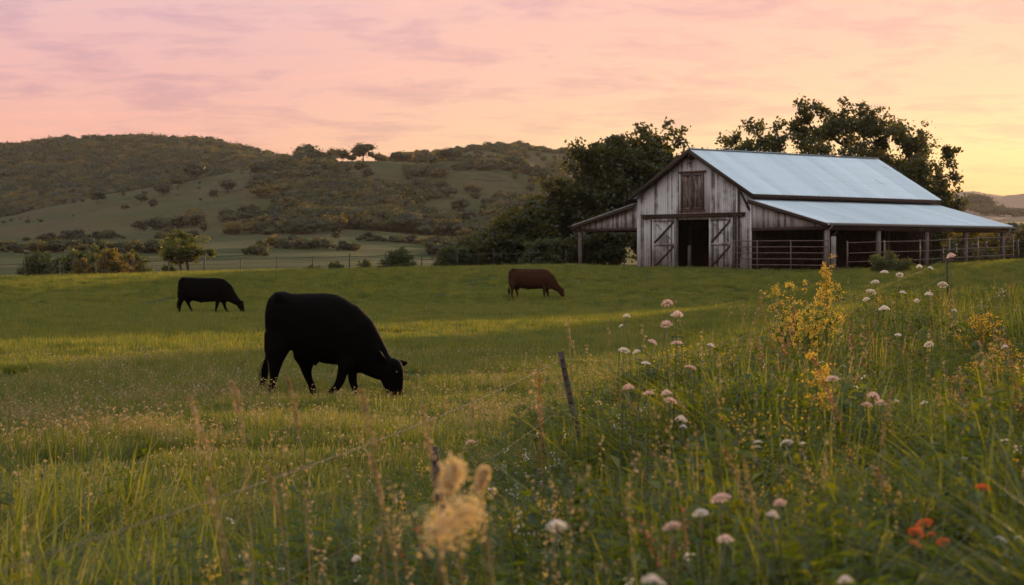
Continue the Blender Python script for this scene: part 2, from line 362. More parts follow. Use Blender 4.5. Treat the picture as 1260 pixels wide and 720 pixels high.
# ---------------------------------------------------------------- barn
D0 = 125.0; PHI = R(49); BX = at(925, D0); BZ = 1.58
barn = thing('barn', 'weathered grey board barn with blue-grey tin roofs and open lean-tos', 'barn', (BX, D0, BZ), R(90)-PHI)
W, LEN, EH, RH = 9.6, 17.0, 4.72, 7.35
WL, WR = 5.35, 5.75
rb = np.random.RandomState(3)
def bmesh_(name, g, mats, smooth=False, parent=barn, rnd=True):
    return link(name, g.mesh(name, mats, smooth, rnd), parent)
def roofz(t): return RH-(RH-EH)*abs(t-W/2)/(W/2)
def board_wall_x(g, s, t0, t1, zb, zt, th=.03, bw=.165, mi=0):
    """boards standing in the plane x = s, running along y"""
    t = t0
    while t < t1-.02:
        b = min(bw*rb.uniform(.85, 1.15), t1-t); e = t+b-.02
        o = rb.uniform(-.012, .012); x0 = s-th+o; x1 = s+o
        zb0 = zb(t) if callable(zb) else zb; zb1 = zb(e) if callable(zb) else zb
        zb_ = zb0+(rb.uniform(0, .05) if zb0 < .2 else 0); d_ = zb1-zb0
        g.hexa([(x0,t,zb_),(x1,t,zb_),(x1,e,zb_+d_),(x0,e,zb_+d_),(x0,t,zt(t)),(x1,t,zt(t)),(x1,e,zt(e)),(x0,e,zt(e))], mi, rb.rand())
        t += b
def board_wall_y(g, t, s0, s1, zb, zt, th=.03, bw=.205, mi=0, out_=-1):
    s = s0
    while s < s1-.02:
        b = min(bw*rb.uniform(.85, 1.15), s1-s); e = s+b-.014; o = rb.uniform(-.008, .008)
        a, c = sorted((t+o, t+o+out_*th))
        g.box((s, a, zb), (e, c, zt), mi, rb.rand()); s += b
# front wall with the door opening (t 3.37..6.1, up to 3.12)
D1, D2, DH = 3.37, 6.10, 3.12
cap = lambda t: roofz(t)-.14
g = Geo()
board_wall_x(g, 0, 0, D1, -.3, cap); board_wall_x(g, 0, D1, D2, DH, cap); board_wall_x(g, 0, D2, W, -.3, cap)
g.box((-.055, -.03, -.3), (-.03, .13, 4.5), 0, .9); g.box((-.055, W-.13, -.3), (-.03, W+.03, 4.5), 0, .8)   # corner boards
bmesh_('front_wall', g, [BOARD])
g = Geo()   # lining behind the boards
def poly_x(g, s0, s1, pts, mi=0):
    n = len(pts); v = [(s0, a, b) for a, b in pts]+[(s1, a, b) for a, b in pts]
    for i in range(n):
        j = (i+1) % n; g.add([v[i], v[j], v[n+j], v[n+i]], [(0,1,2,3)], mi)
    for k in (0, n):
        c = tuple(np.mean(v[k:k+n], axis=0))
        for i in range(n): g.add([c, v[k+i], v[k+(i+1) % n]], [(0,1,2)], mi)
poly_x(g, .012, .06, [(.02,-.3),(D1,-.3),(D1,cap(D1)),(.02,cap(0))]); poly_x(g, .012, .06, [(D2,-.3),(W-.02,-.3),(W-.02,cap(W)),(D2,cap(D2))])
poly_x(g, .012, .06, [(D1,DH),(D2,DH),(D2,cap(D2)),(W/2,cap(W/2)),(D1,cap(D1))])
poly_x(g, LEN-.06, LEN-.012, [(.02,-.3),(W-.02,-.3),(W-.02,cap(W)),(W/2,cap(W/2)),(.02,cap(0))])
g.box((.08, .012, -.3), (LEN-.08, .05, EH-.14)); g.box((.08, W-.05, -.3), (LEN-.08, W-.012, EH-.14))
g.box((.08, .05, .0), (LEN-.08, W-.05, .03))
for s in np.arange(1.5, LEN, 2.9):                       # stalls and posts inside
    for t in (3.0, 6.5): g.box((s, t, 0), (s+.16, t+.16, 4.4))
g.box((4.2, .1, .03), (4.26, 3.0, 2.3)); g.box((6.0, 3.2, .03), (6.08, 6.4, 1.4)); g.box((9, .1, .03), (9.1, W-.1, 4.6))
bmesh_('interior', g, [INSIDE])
g = Geo(); board_wall_y(g, 0, .02, LEN, -.3, EH-.16, out_=-1); bmesh_('side_wall', g, [INSIDE])  # right wall takes the dark interior colour to deepen shade under the lean-to
g = Geo(); board_wall_y(g, W, .02, LEN, -.3, EH-.16, out_=1); bmesh_('side_wall', g, [BOARD])
g = Geo(); board_wall_x(g, LEN+.03, 0, W, -.3, cap); bmesh_('back_wall', g, [BOARD])
# corrugated roofs
def roof_sheet(name, t_hi, z_hi, t_lo, z_lo, s0, s1, th=.05):
    g = Geo(); pitch = .23; s = s0; nseg = 5; prof = [(0,0),(.14,0),(.16,.028),(.21,.028)]
    xs, hs = [], []
    while s < s1:
        for a, h in prof: xs.append(min(s+a, s1)); hs.append(h)
        s += pitch
    n = len(xs); xs = np.array(xs); hs = np.array(hs)
    vs = []
    for t, z in ((t_hi, z_hi), (t_lo, z_lo)):
        vs.append(np.stack([xs, np.full(n, t), z+hs], -1))
    v = np.vstack(vs); f = [(i, i+1, n+i+1, n+i) for i in range(n-1)]
    r = np.repeat(rb.rand((n-1)//16+2), 16)[:n-1]
    v2 = v-np.array([0,0,.03]); 
    g.add(v, f, 0, r); g.add(v2, [q[::-1] for q in f], 0, r)
    # closed rims
    for a in (0, n): g.add(np.vstack([v[a:a+n], v2[a:a+n]]), [(i, i+1, n+i+1, n+i) for i in range(n-1)], 0, 0.)
    for a in (0, n-1): g.add([v[a], v[n+a], v2[n+a], v2[a]], [(0,1,2,3)], 0, 0.)
    return bmesh_(name, g, [ROOF])
OH = .42
sl_ = (RH-EH)/(W/2)
rz0 = .06
rfR = roof_sheet('roof', W/2+.02, RH+rz0, -OH, EH-OH*sl_+rz0, -.45, LEN+.5); rfL = roof_sheet('roof', W/2+.02, RH+rz0+.005, W+OH, EH-OH*sl_+rz0, -.45, LEN+.5)
g = Geo(); g.bar((-.47, W/2+.02, RH+rz0+.035), (LEN+.52, W/2+.02, RH+rz0+.035), .24, .03, mi=0)
for s in np.arange(.1, LEN, 1.15): g.tube([(s, W/2+.02, RH+rz0+.09), (s, W/2+.02, RH+rz0+.17)], .035, 5)   # row of small studs seen on the ridge
bmesh_('ridge_cap', g, [ROOF])
LZ1, LZ0 = 4.28, 2.78        # right lean-to roof heights
roof_sheet('lean_to_roof', -.03, LZ1, -WR-.35, LZ0-.02, -.4, LEN+.35)
MZ1, MZ0 = 4.2, 2.95
roof_sheet('lean_to_roof', W+.03, MZ1, W+WL+.35, MZ0-.02, -.4, LEN+.35)
# bargeboards, fascia, rafters
g = Geo()
for s in (-.43, LEN+.45):
    g = Geo(); g.bar((s, W/2, RH-.07), (s, -OH, EH-OH*sl_-.07), .05, .24); g.bar((s-.002, W/2, RH-.07), (s-.002, W+OH, EH-OH*sl_-.07), .05, .24); bmesh_('bargeboard', g, [TRIM])
g = Geo(); g.bar((-.36, W/2, RH-.5), (-.02, W/2, RH-.5), .14, .16); g.bar((-.36, W/2, RH-.5), (-.36, W/2, RH-.16), .12, .12, up=(0,1,0))
bmesh_('ridge_bracket', g, [TRIM])
g = Geo(); g.bar((-.4, -OH+.03, EH-OH*sl_-.10), (LEN+.42, -OH+.03, EH-OH*sl_-.10), .05, .2); g.bar((-.4, W+OH-.03, EH-OH*sl_-.10), (LEN+.42, W+OH-.03, EH-OH*sl_-.10), .05, .2)
for s in np.arange(.3, LEN, .8):
    g.bar((s, -.03, EH-.12), (s, -OH+.06, EH-OH*sl_-.05), .06, .12); g.bar((s, W+.03, EH-.12), (s, W+OH-.06, EH-OH*sl_-.05), .06, .12)
bmesh_('eave_board', g, [TRIM])
g = Geo()
for s in (-.37, LEN+.32):
    g = Geo(); g.bar((s, .02, LZ1-.16), (s, -WR-.33, LZ0-.16), .05, .24); bmesh_('bargeboard', g, [TRIM]); g = Geo(); g.bar((s, W-.02, MZ1-.16), (s, W+WL+.33, MZ0-.16), .05, .22); bmesh_('bargeboard', g, [TRIM])
g = Geo()
for s in np.arange(.05, LEN, 1.2):
    g.bar((s, -.04, LZ1-.12), (s, -WR-.25, LZ0-.11), .07, .14)
bmesh_('lean_to_rafter', g, [TRIM]); g = Geo()
for s in np.arange(.05, LEN, 1.2): g.bar((s, W+.04, MZ1-.12), (s, W+WL+.25, MZ0-.11), .07, .14)
bmesh_('lean_to_rafter', g, [TRIM])
g = Geo(); g.bar((-.05, -WR, LZ0-.30), (LEN, -WR, LZ0-.30), .16, .26, rnd=.5); g.bar((-.05, W+WL, MZ0-.30), (LEN, W+WL, MZ0-.30), .16, .24, rnd=.3)
g.bar((-.05, -WR+.1, LZ0-.32), (-.05, -.06, LZ0-.32), .1, .2, rnd=.3)
g.bar((-.05, W+.06, MZ0-.34), (-.05, W+WL-.1, MZ0-.34), .1, .18, rnd=.3); bmesh_('lean_to_beam', g, [TRIM])
g = Geo(); zt = lambda t: LZ1+(LZ0-LZ1)*(-t)/(WR+.35)-.07; board_wall_x(g, 0, -WR+.1, -.05, LZ0-.22, zt); bmesh_('lean_to_gable', g, [BOARD])
g = Geo(); zt2 = lambda t: MZ1+(MZ0-MZ1)*(t-W)/(WL+.35)-.07; board_wall_x(g, 0, W+.05, W+WL-.1, MZ0-.25, zt2); bmesh_('lean_to_gable', g, [BOARD])
# gutter along the right lean-to
g = Geo(); yg = -WR-.42; zgut = LZ0-.11
pr = [(0,.05),(-.01,-.03),(-.06,-.07),(-.12,-.03),(-.13,.05)]
v = [(s, yg+a, zgut+b) for s in (-.4, LEN+.35) for a, b in pr]; g.add(v, [(i, i+1, 6+i, 5+i) for i in range(4)])
v = [(s, yg+a*.8-.013, zgut+b+.012) for s in (-.4, LEN+.35) for a, b in pr]; g.add(v, [(5+i, 6+i, i+1, i) for i in range(4)])
g.tube([(LEN-.1, yg-.05, zgut-.05), (LEN-.1, yg+.1, zgut-.25), (LEN-.1, yg+.3, zgut-.4), (LEN-.1, -WR+.14, zgut-.5), (LEN-.1, -WR+.14, -.1)], .045, 6)
g.tube([(.0, yg-.05, zgut-.05), (.0, yg+.12, zgut-.22), (.0, yg+.3, zgut-.32)], .045, 6)
m_ = Mat('gutter_metal'); GUT = m_.principled((.34,.33,.31), .5, .5, .5); bmesh_('gutter', g, [GUT])
# posts: front corner, along the eave, and the left lean-to
def post(s, t, h, w_=.22):
    g = Geo(); g.bar((s, t, -.4), (s, t, h), w_, w_, up=(1,0,0), rnd=rb.rand()); return bmesh_('post', g, [POST])
for s in (.06, 4.6, 9.1, 12.9, 16.7): post(s, -WR, LZ0-.43)
for s in (.06, 5.5, 11, 16.7): post(s, W+WL, MZ0-.42, .2)
g = Geo()
for s, t, h in ((.06, -WR, LZ0-.43), (16.7, -WR, LZ0-.43)):
    g = Geo(); g.bar((s+.1, t, h-.75), (s+.85, t, h-.02), .09, .09, up=(0,1,0)); bmesh_('knee_brace', g, [TRIM])
for s in (3.2, 9.0): post(s, -2.9, LZ0+.6, .2)
post(4.0, W+3.0, 3.1, .12)
# door track and the sliding doors
g = Geo(); g.bar((-.13, .50, 3.34), (-.13, 9.1, 3.34), .16, .17, rnd=.4); g.bar((-.16, .46, 3.47), (-.16, 9.14, 3.47), .24, .05, rnd=.8); bmesh_('door_track', g, [TRIM])
def door(t0, t1):
    g = Geo(); z0, z1 = .06, 3.2; board_wall_x(g, -.085, t0, t1, z0, lambda t: z1, .03, .17)
    o = bmesh_('door', g, [DOORW])
    b = Geo(); x = -.14; fw = .15; zm = 1.62
    b.bar((x, t0+fw/2, z0), (x, t0+fw/2, z1), fw, .045, up=(1,0,0), rnd=.3); b.bar((x, t1-fw/2, z0), (x, t1-fw/2, z1), fw, .045, up=(1,0,0), rnd=.6)
    for z in (z0+fw/2, zm, z1-fw/2): b.bar((x, t0+fw, z), (x, t1-fw, z), .045, fw, rnd=.2)
    b2 = Geo()
    for za, zb in ((z0+fw, zm-fw/2), (zm+fw/2, z1-fw)):
        b2.bar((x+.004, t1-fw-.02, za+.02), (x+.004, t0+fw+.02, zb-.02), .04, .13, rnd=.2)
        b.bar((x+.03, t0+fw+.02, za+.02), (x+.03, t1-fw-.02, zb-.02), .025, .09, rnd=.15)
    f_ = link('frame', b.mesh('frame', [DOORW], rnd=True), o); k = link('brace', b2.mesh('brace', [TRIM], rnd=True), o)
    for t in (t0+.25, t1-.25):
        e = Geo(); e.bar((x+.0, t, z1), (x+.0, t, z1+.12), .06, .03, up=(1,0,0)); link('hanger', e.mesh('hanger', [TPOST]), o)
door(1.42, 3.34); door(6.14, 8.2)
# jambs
for t in (D1-.1, D2+.1, 1.25, 8.36):
    g = Geo(); xx = -.05 if t in (1.25,8.36) else -.047; g.bar((xx, t, -.2), (xx, t, 3.2), .14, .03, up=(1,0,0)); bmesh_('door_jamb', g, [TRIM])
g = Geo(); g.bar((-.062, .12, 3.6), (-.062, 1.1, 5.05), .04, .14); bmesh_('wall_brace', g, [TRIM])
g = Geo(); g.bar((-.062, 1.0, -.1), (-.062, 1.0, 4.9), .12, .03, up=(1,0,0)); bmesh_('trim', g, [TRIM])
# loft door
g = Geo(); board_wall_x(g, -.04, 3.86, 4.78, 3.72, lambda t: 5.9, .03, .16); board_wall_x(g, -.04, 4.83, 5.76, 3.72, lambda t: 5.9, .03, .16)
ld = bmesh_('loft_door', g, [LOFT]); b = Geo(); x = -.1
for t0, t1 in ((3.86, 4.78), (4.83, 5.76)):
    b.bar((x, t0+.05, 3.74), (x, t0+.05, 5.9), .1, .04, up=(1,0,0), rnd=.2); b.bar((x, t1-.05, 3.74), (x, t1-.05, 5.9), .1, .04, up=(1,0,0), rnd=.2)
    b.bar((x, t0+.1, 3.8), (x, t1-.1, 3.8), .04, .1, rnd=.3); b.bar((x, t0+.1, 5.84), (x, t1-.1, 5.84), .04, .1, rnd=.3)
    b.bar((x, t0+.1, 3.86), (x, t1-.1, 5.78), .03, .1, rnd=.6); b.bar((x+.02, t1-.1, 3.86), (x+.02, t0+.1, 5.78), .02, .1, rnd=.6)
link('brace', b.mesh('brace', [POST], rnd=True), ld)
g = Geo(); g.bar((-.1, 3.7, 6.02), (-.1, 5.92, 6.02), .12, .12); bmesh_('loft_frame', g, [LOFT]); g = Geo(); g.bar((-.08, 3.75, 3.66), (-.08, 5.87, 3.66), .09, .09); bmesh_('loft_frame', g, [LOFT])
g = Geo(); g.tube([(-.3, W/2, RH-.55), (-.3, W/2, RH-.75)], .03, 6); g.tube([(-.34, W/2, RH-.78), (-.26, W/2, RH-.78)], .09, 10)
g.tube([(-.3, W/2, RH-.87), (-.3, W/2+.04, RH-.98), (-.3, W/2, RH-1.05)], .02, 5); bmesh_('hay_pulley', g, [TPOST])

def BL(s, t, z=0):   # barn coordinates -> world
    return barn.matrix_world_ @ Vector((s, t, z)) if False else Matrix.Translation((BX, D0, BZ)) @ Matrix.Rotation(R(90)-PHI, 4, 'Z') @ Vector((s, t, z))
# things in the doorway
g = Geo()
for a in (-.22, .22): g.bar((0, a, 0), (.12, a*.7, 1.75), .04, .06)
for a in (-.22, .22): g.bar((.62, a, 0), (.14, a*.7, 1.75), .03, .04)
for k in range(5): g.bar((.02+.02*k, -.2+.012*k, .3+.3*k), (.02+.02*k, .2-.012*k, .3+.3*k), .1, .03)
p_ = BL(.7, 3.62, .04); tag(link('stepladder', g.mesh('stepladder', [GREENP]), None, p_), 'green stepladder standing just inside the barn doorway', 'ladder').rotation_euler = (0,0,R(90)-PHI)
g = Geo(); g.bar((0,0,-.2), (0,0,1.55), .2, .18, up=(1,0,0)); p_ = BL(-.6, 4.55, -.02)
tag(link('hitching_post', g.mesh('hitching_post', [POST], rnd=True), None, p_), 'short grey wooden post in the open barn doorway', 'post')

# pipe corral panels
def rail_fence(name, label, pts, heights, posth, rad, mat, pr=.06, group=None, cat='fence', postmat=None, gates=None):
    b0 = Vector(pts[0]); zb = gz(b0.x, b0.y)
    o = thing(name, label, cat, (b0.x, b0.y, zb), 0, group)
    P_ = [Vector((q[0]-b0.x, q[1]-b0.y, gz(q[0], q[1])-zb)) for q in pts]
    for q in P_:
        g = Geo(); g.tube([q+Vector((0,0,-.3)), q+Vector((0,0,posth))], pr, 8); link('post', g.mesh('post', [postmat or mat], rnd=True), o)
    for h in heights:
        g = Geo(); g.tube([q+Vector((0,0,h)) for q in P_], rad, 6); link('rail', g.mesh('rail', [mat], True), o)
    return o
def bl2(s, t): q = BL(s, t); return (q.x, q.y)
rail_fence('livestock_fence', 'rusty pipe rail panel closing the front of the right lean-to', [bl2(-.55, .9), bl2(-.5, -.9), bl2(-.5, -3.5), bl2(-.5, -WR-.55)], (.35,.7,1.05,1.4,1.75), 1.8, .032, PIPE, .04)
g = Geo(); g.bar((0,0,-.3), (0,0,2.0), .26, .24, up=(1,0,0), rnd=.7); q = bl2(-.5, -WR-.95); tag(link('gate_post', g.mesh('gate_post', [POST], rnd=True), None, (q[0], q[1], gz(*q))), 'thick grey wooden gate post at the lean-to corner', 'post')
rail_fence('corral_fence', 'low rusty rail fence along the open side of the right lean-to', [bl2(s, -WR-.7) for s in (1.0, 4.3, 7.6, 10.4, 13.2, 16.8)], (.5,1.0,1.6), 1.7, .032, PIPE, .05)
rail_fence('pipe_fence', 'dark three-rail fence running right from the barn lean-to', [(at(px, d), d) for px, d in ((1160,141),(1176,140),(1196,139),(1213,138),(1252,136),(1290,134),(1335,132),(1390,130))], (.4,.85,1.3), 1.5, .04, DPIPE, .07)
rail_fence('pole_fence', 'thin rail fence behind the left lean-to of the barn', [(at(px, d), d) for px, d in ((716,150),(744,150),(768,150),(800,150))], (.5,1.0), 1.1, .025, POST, .05)

# ---------------------------------------------------------------- trees
def leaf_quads(cent, size, rs, flat=.0):
    n = len(cent); d = rs.normal(size=(n,3)); d /= np.linalg.norm(d, axis=1)[:,None]
    e = np.cross(d, rs.normal(size=(n,3))); e /= np.linalg.norm(e, axis=1)[:,None]+1e-9
    s = size*rs.uniform(.6, 1.35, n)[:,None]
    v = np.stack([cent-d*s*.55, cent+e*s*.32, cent+d*s*.55, cent-e*s*.32], 1).reshape(-1,3)
    return v, np.arange(n*4).reshape(n,4)
def make_tree(name, seed, h, wx, wy, trunk_h, ncl, nleaf, lsize, crad, leafm, skew=0, dense=.55, bottom=.2, shape=1.0, trunk_r=None, multi=1):
    """trunk and limbs grown towards clump centres spread through the crown; leaves hang around every clump"""
    rs = np.random.RandomState(seed)
    cl = []
    cz = (h+trunk_h*.9)/2; hz_ = (h-trunk_h*.9)/2
    while len(cl) < ncl:
        q = rs.uniform(-1, 1, 3); r = np.linalg.norm(q)
        if r > 1 or r < .25: continue
        a = math.atan2(q[1], q[0]); lump = 1+.22*math.sin(a*3+seed)+.14*math.sin(a*5+q[2]*4+seed*2)
        if rs.rand() > dense+(1-dense)*r**2: continue
        zz = q[2]; wid = 1.0
        if zz < 0: wid = 1-bottom*zz*zz
        else: wid = 1-.0*zz
        cl.append((q[0]*wx/2*lump*wid*.93+skew*zz, q[1]*wy/2*lump*wid*.93, cz+zz*hz_*(1-.08*rs.rand())*(.9+.1*lump*shape)-crad*.4))
    cl = np.array(cl)
    th = trunk_h
    nodes = []; par = []
    if multi == 1: bases = [np.array([0,0,0.])]
    else: bases = [np.array([rs.normal()*wx*.10, rs.normal()*wy*.10, 0.]) for _ in range(multi)]
    for b in bases:
        k = max(3, int(th/.6)); lean = rs.normal(size=2)*.05*h/8
        for i in range(k+1):
            t = i/k; nodes.append(b+np.array([lean[0]*t*2+math.sin(t*3+seed)*.02*h, lean[1]*t*2, t*th])); par.append(-1 if i == 0 else len(nodes)-2)
    order = np.argsort(np.linalg.norm(cl-np.array([0,0,th*.8]), axis=1))
    tips = []
    step = max(.35, h*.05)
    lowz = th*.45
    for i in order:
        c = cl[i]; arr = np.array(nodes)
        dd = np.linalg.norm(arr-c, axis=1)+np.where(arr[:,2] < lowz, 50, 0)+np.where(arr[:,2] > c[2], (arr[:,2]-c[2])*.8, 0)
        j = int(np.argmin(dd)); a = arr[j]; dist = np.linalg.norm(c-a); k = max(1, int(dist/step)); prev = j
        mid = (a+c)/2+np.array([0,0,-.10*dist])+rs.normal(size=3)*.07*dist
        for q in range(1, k+1):
            t = q/k; pnt = (1-t)**2*a+2*t*(1-t)*mid+t*t*c+(rs.normal(size=3)*.03*step if q < k else 0)
            nodes.append(pnt); par.append(prev); prev = len(nodes)-1
        tips.append(prev)
    n = len(nodes); nodes = np.array(nodes); wgt = np.zeros(n)
    for t in tips: wgt[t] += 1
    for i in range(n-1, -1, -1):
        if par[i] >= 0: wgt[par[i]] += wgt[i]
    tr = trunk_r or h*.030
    rad = tr*(np.maximum(wgt, 1)/wgt.max())**.45; rad = np.maximum(rad, .012+h*.0006)
    g = Geo(); ch = {}
    for i in range(n): ch.setdefault(par[i], []).append(i)
    starts = [(i, None) for i in ch.get(-1, [])]
    while starts:
        i, pr = starts.pop(); path = [] if pr is None else [pr]
        while True:
            path.append(i); kids = ch.get(i, [])
            if not kids: break
            kids = sorted(kids, key=lambda q: -wgt[q])
            for k2 in kids[1:]: starts.append((k2, i))
            i = kids[0]
        if len(path) > 1:
            rd = rad[path].copy()
            if pr is not None: rd[0] = min(rd[0], rd[1]*1.25)
            else: rd[0] *= 1.35
            g.tube(nodes[path], rd, 7 if rd.max() > .08 else 4)
    per = nleaf//len(cl); cc = []
    for i, c in enumerate(cl):
        k = int(per*rs.uniform(.5, 1.5)); r_ = crad*rs.uniform(.65, 1.25)
        sub = c+rs.normal(size=(5,3))*r_*.45
        cc.append(sub[rs.randint(0,5,k)]+rs.normal(size=(k,3))*r_*np.array([.34,.34,.24]))
    cc = np.vstack(cc); v, f = leaf_quads(cc, lsize, rs)
    lm = mesh(name+'_crown', v, [f], [leafm]); tm = g.mesh(name+'_trunk', [BARK], True)
    return tm, lm
def put_tree(kind, label, meshes, x, y, rz=0, sc=1, group='', sink=.05, z=None, cat='tree'):
    zz = gz(x, y) if z is None else z
    o = thing(kind, label, cat, (x, y, zz-sink), rz, group or None); o.scale = (sc,)*3 if np.isscalar(sc) else sc
    link('trunk' if cat == 'tree' else 'stem', meshes[0], o); link('crown' if cat == 'tree' else 'foliage', meshes[1], o); return o
GB = 'trees behind the barn'
d = 160; x = at(1040, d); z0 = gz(x, d); H = zpix(120, d)-z0
T = make_tree('oak', 11, H, 18.0, 12, 2.6, 320, 50000, .26, .72, OAK, skew=-.6, dense=.3, bottom=.25, trunk_r=.42)
put_tree('oak_tree', 'large open-crowned oak rising behind the right half of the barn roof', T, x, d, group=GB)
d = 156; x = at(1120, d); H = zpix(196, d)-gz(x, d)
T = make_tree('oakb', 14, H, 7.6, 7, 1.6, 100, 18000, .26, .72, OAK, skew=-.8, dense=.4, trunk_r=.25)
put_tree('oak_tree', 'lower right oak leaning out behind the barn roof end', T, x, d, group=GB)
d = 160; x = at(925, d); H = zpix(146, d)-gz(x, d)
T = make_tree('oakc', 17, H, 6.8, 7, 2.2, 110, 16000, .26, .68, OAK, dense=.4, trunk_r=.25)
put_tree('oak_tree', 'narrow oak just right of the barn roof peak', T, x, d, group=GB)
d = 152; x = at(814, d); H = zpix(151, d)-gz(x, d)
T = make_tree('oakd', 23, H, 8.4, 8, 1.2, 170, 34000, .26, .72, OAK, dense=.4, bottom=.05, trunk_r=.34)
put_tree('oak_tree', 'tall oak behind the left slope of the barn roof', T, x, d, group=GB)
d = 150; x = at(755, d); H = zpix(162, d)-gz(x, d)
T = make_tree('oake', 29, H, 8.2, 6.5, .7, 130, 46000, .26, .8, OAK, dense=.6, bottom=.0, trunk_r=.28)
put_tree('oak_tree', 'dark dense oak left of the barn lean-to', T, x, d, group=GB)
hedge = [make_tree('hedge%d' % k, 40+k, 4.0, 3.6, 3.4, .3, 60, 15000, .2, .6, OAK if k < 2 else HEDGE, dense=.7, bottom=0, trunk_r=.12, multi=3) for k in range(4)]
HP = [(742,146,262,1.2,1,'dark bush at the foot of the dark dense oak'),
      (700,152,222,1.25,0,'dark tall bush just left of the barn lean-to eave'),(682,158,236,1.25,1,'broad dark tree second left from the barn'),(655,150,250,1.2,0,'rounded dark tree in the middle of the hedge row'),
      (636,158,260,1.1,1,'mid-height tree in the hedge row above the brown cow'),(615,150,272,1.1,0,'dark bush in the hedge row left of the brown cow'),
      (597,155,281,1,2,'green bush near the left end of the hedge row'),(575,152,292,1,1,'low dark green bush second from hedge end'),(556,149,299,.9,2,'small green bush ending the hedge row'),
      (668,144,290,1.0,2,'low leafy bush at the foot of the hedge behind the brown cow')]
for k, (px, d, top, ws, mi, lb) in enumerate(HP):
    x = at(px, d); z0 = gz(x, d); s = (zpix(top, d)-z0)/4.0
    put_tree('hedge_tree', lb, hedge[mi], x, d, k*1.3, (ws*max(s, .75), ws*max(s, .75), s), 'hedge of trees left of the barn', sink=.15)
T = make_tree('shade_oak', 31, 10, 7.5, 7, 2.0, 120, 22000, .28, .85, OAK, dense=.5, trunk_r=.3)  # unseen oaks added to shade the field and leave a sunlit strip
for k, (x, y, s, lb) in enumerate([(43.2,151,1.12,'unseen oak added beyond the right picture edge to shade the field, nearest the barn'),(78,155,1.05,'second unseen oak added beyond the right picture edge to shade the field')]):
    put_tree('oak_tree', lb, T, x, y, k*1.9, (s*(.8,.45,.6)[k], s, s), 'added shade oaks right of the barn')
# small trees along the far field edge
T = make_tree('ash', 51, 3.4, 3.3, 3.0, 1.1, 64, 8000, .15, .38, ASHL, dense=.5, bottom=.2, trunk_r=.09, multi=2)
d = 141; x = at(226, d); z0 = gz(x, d); s = (zpix(284, d)-z0)/3.4
put_tree('small_tree', 'small rounded green tree behind the far fence above the left cow', T, x, d, 0, (s*1.3, s*1.3, s))
bush = [make_tree('bush%d' % k, 60+k, 1.9, 2.3, 2.2, .15, 34, 4200, .14, .36, (GOLDLEAF, HEDGE, HEDGE)[k], dense=.7, bottom=0, trunk_r=.05, multi=3) for k in range(3)]
BP = [(105,160,298,1,1,'dark green bush behind the golden bushes at left'),(139,165,302,1.2,1,'second dark bush behind the golden bushes at left'),
      (98,148,317,.9,0,'leftmost golden bush beyond the far fence'),(118,150,314,.9,2,'pale green bush between two golden bushes'),(132,147,306,1,0,'tallest golden bush beyond the far fence'),
      (154,150,311,.9,0,'golden bush fourth along the far fence'),(172,152,312,.9,2,'rightmost bush of the golden row'),(45,155,309,.9,2,'small bush at the far left behind the fence'),(60,158,308,.9,1,'dark bush near the far left fence post'),
      (207,144,322,.8,1,'low bush left of the small rounded tree'),
      (492,141,304,1.15,2,'bright green bush right of centre on the far fence'),(476,144,316,.9,2,'small bush against the bright green bush'),(412,142,319,.8,1,'small dark bush midway along the far fence'),(386,141,328,.8,1,'low dark bush at the far fence behind the big cow'),
      (448,145,318,.8,2,'faint bush between two bushes at the far fence')]
for k, (px, d, top, ws, mi, lb) in enumerate(BP):
    x = at(px, d); z0 = gz(x, d); s = max((zpix(top, d)-z0)/1.9, .3)
    put_tree('bush', lb, bush[mi], x, d, k*2.1, (ws*max(s, .6), ws*max(s, .6), s), 'bushes along the far fence', sink=.08, cat='bush')
RP = [(1158,172,290,1.3,1),(1178,176,284,1.3,0),(1200,172,287,1.2,0),(1222,178,290,1.2,1),(1240,168,286,1.2,0),(1258,160,280,1.3,0),(1280,165,276,1.4,1),(1310,165,272,1.4,0)]
for k, (px, d, top, ws, mi) in enumerate(RP):
    x = at(px, d); z0 = gz(x, d); s = max((zpix(top, d)-z0)/1.9, .3)
    lb = ['dark bush seen under the lean-to roof end','golden bush framed between two lean-to posts','second golden bush seen under the lean-to eave','dull green bush behind the dark rail fence','golden bush right of the last lean-to post','golden bush cut by the right picture edge','green bush beyond the right picture edge','golden bush farthest right outside the picture'][k]
    put_tree('bush', lb, bush[0 if mi == 0 else 1], x, d, k*1.7, (ws*max(s,.8), ws*max(s,.8), s), 'bushes right of the barn', sink=.08, cat='bush')
d = 117; x = at(1092, d); T = make_tree('shrub', 70, 1.1, 2.6, 2.2, .1, 40, 5000, .1, .28, HEDGE, dense=.8, bottom=0, trunk_r=.03, multi=4)
put_tree('shrub', 'dark green shrub in front of the right lean-to rail', T, x, d, 0, 1.0, cat='shrub')

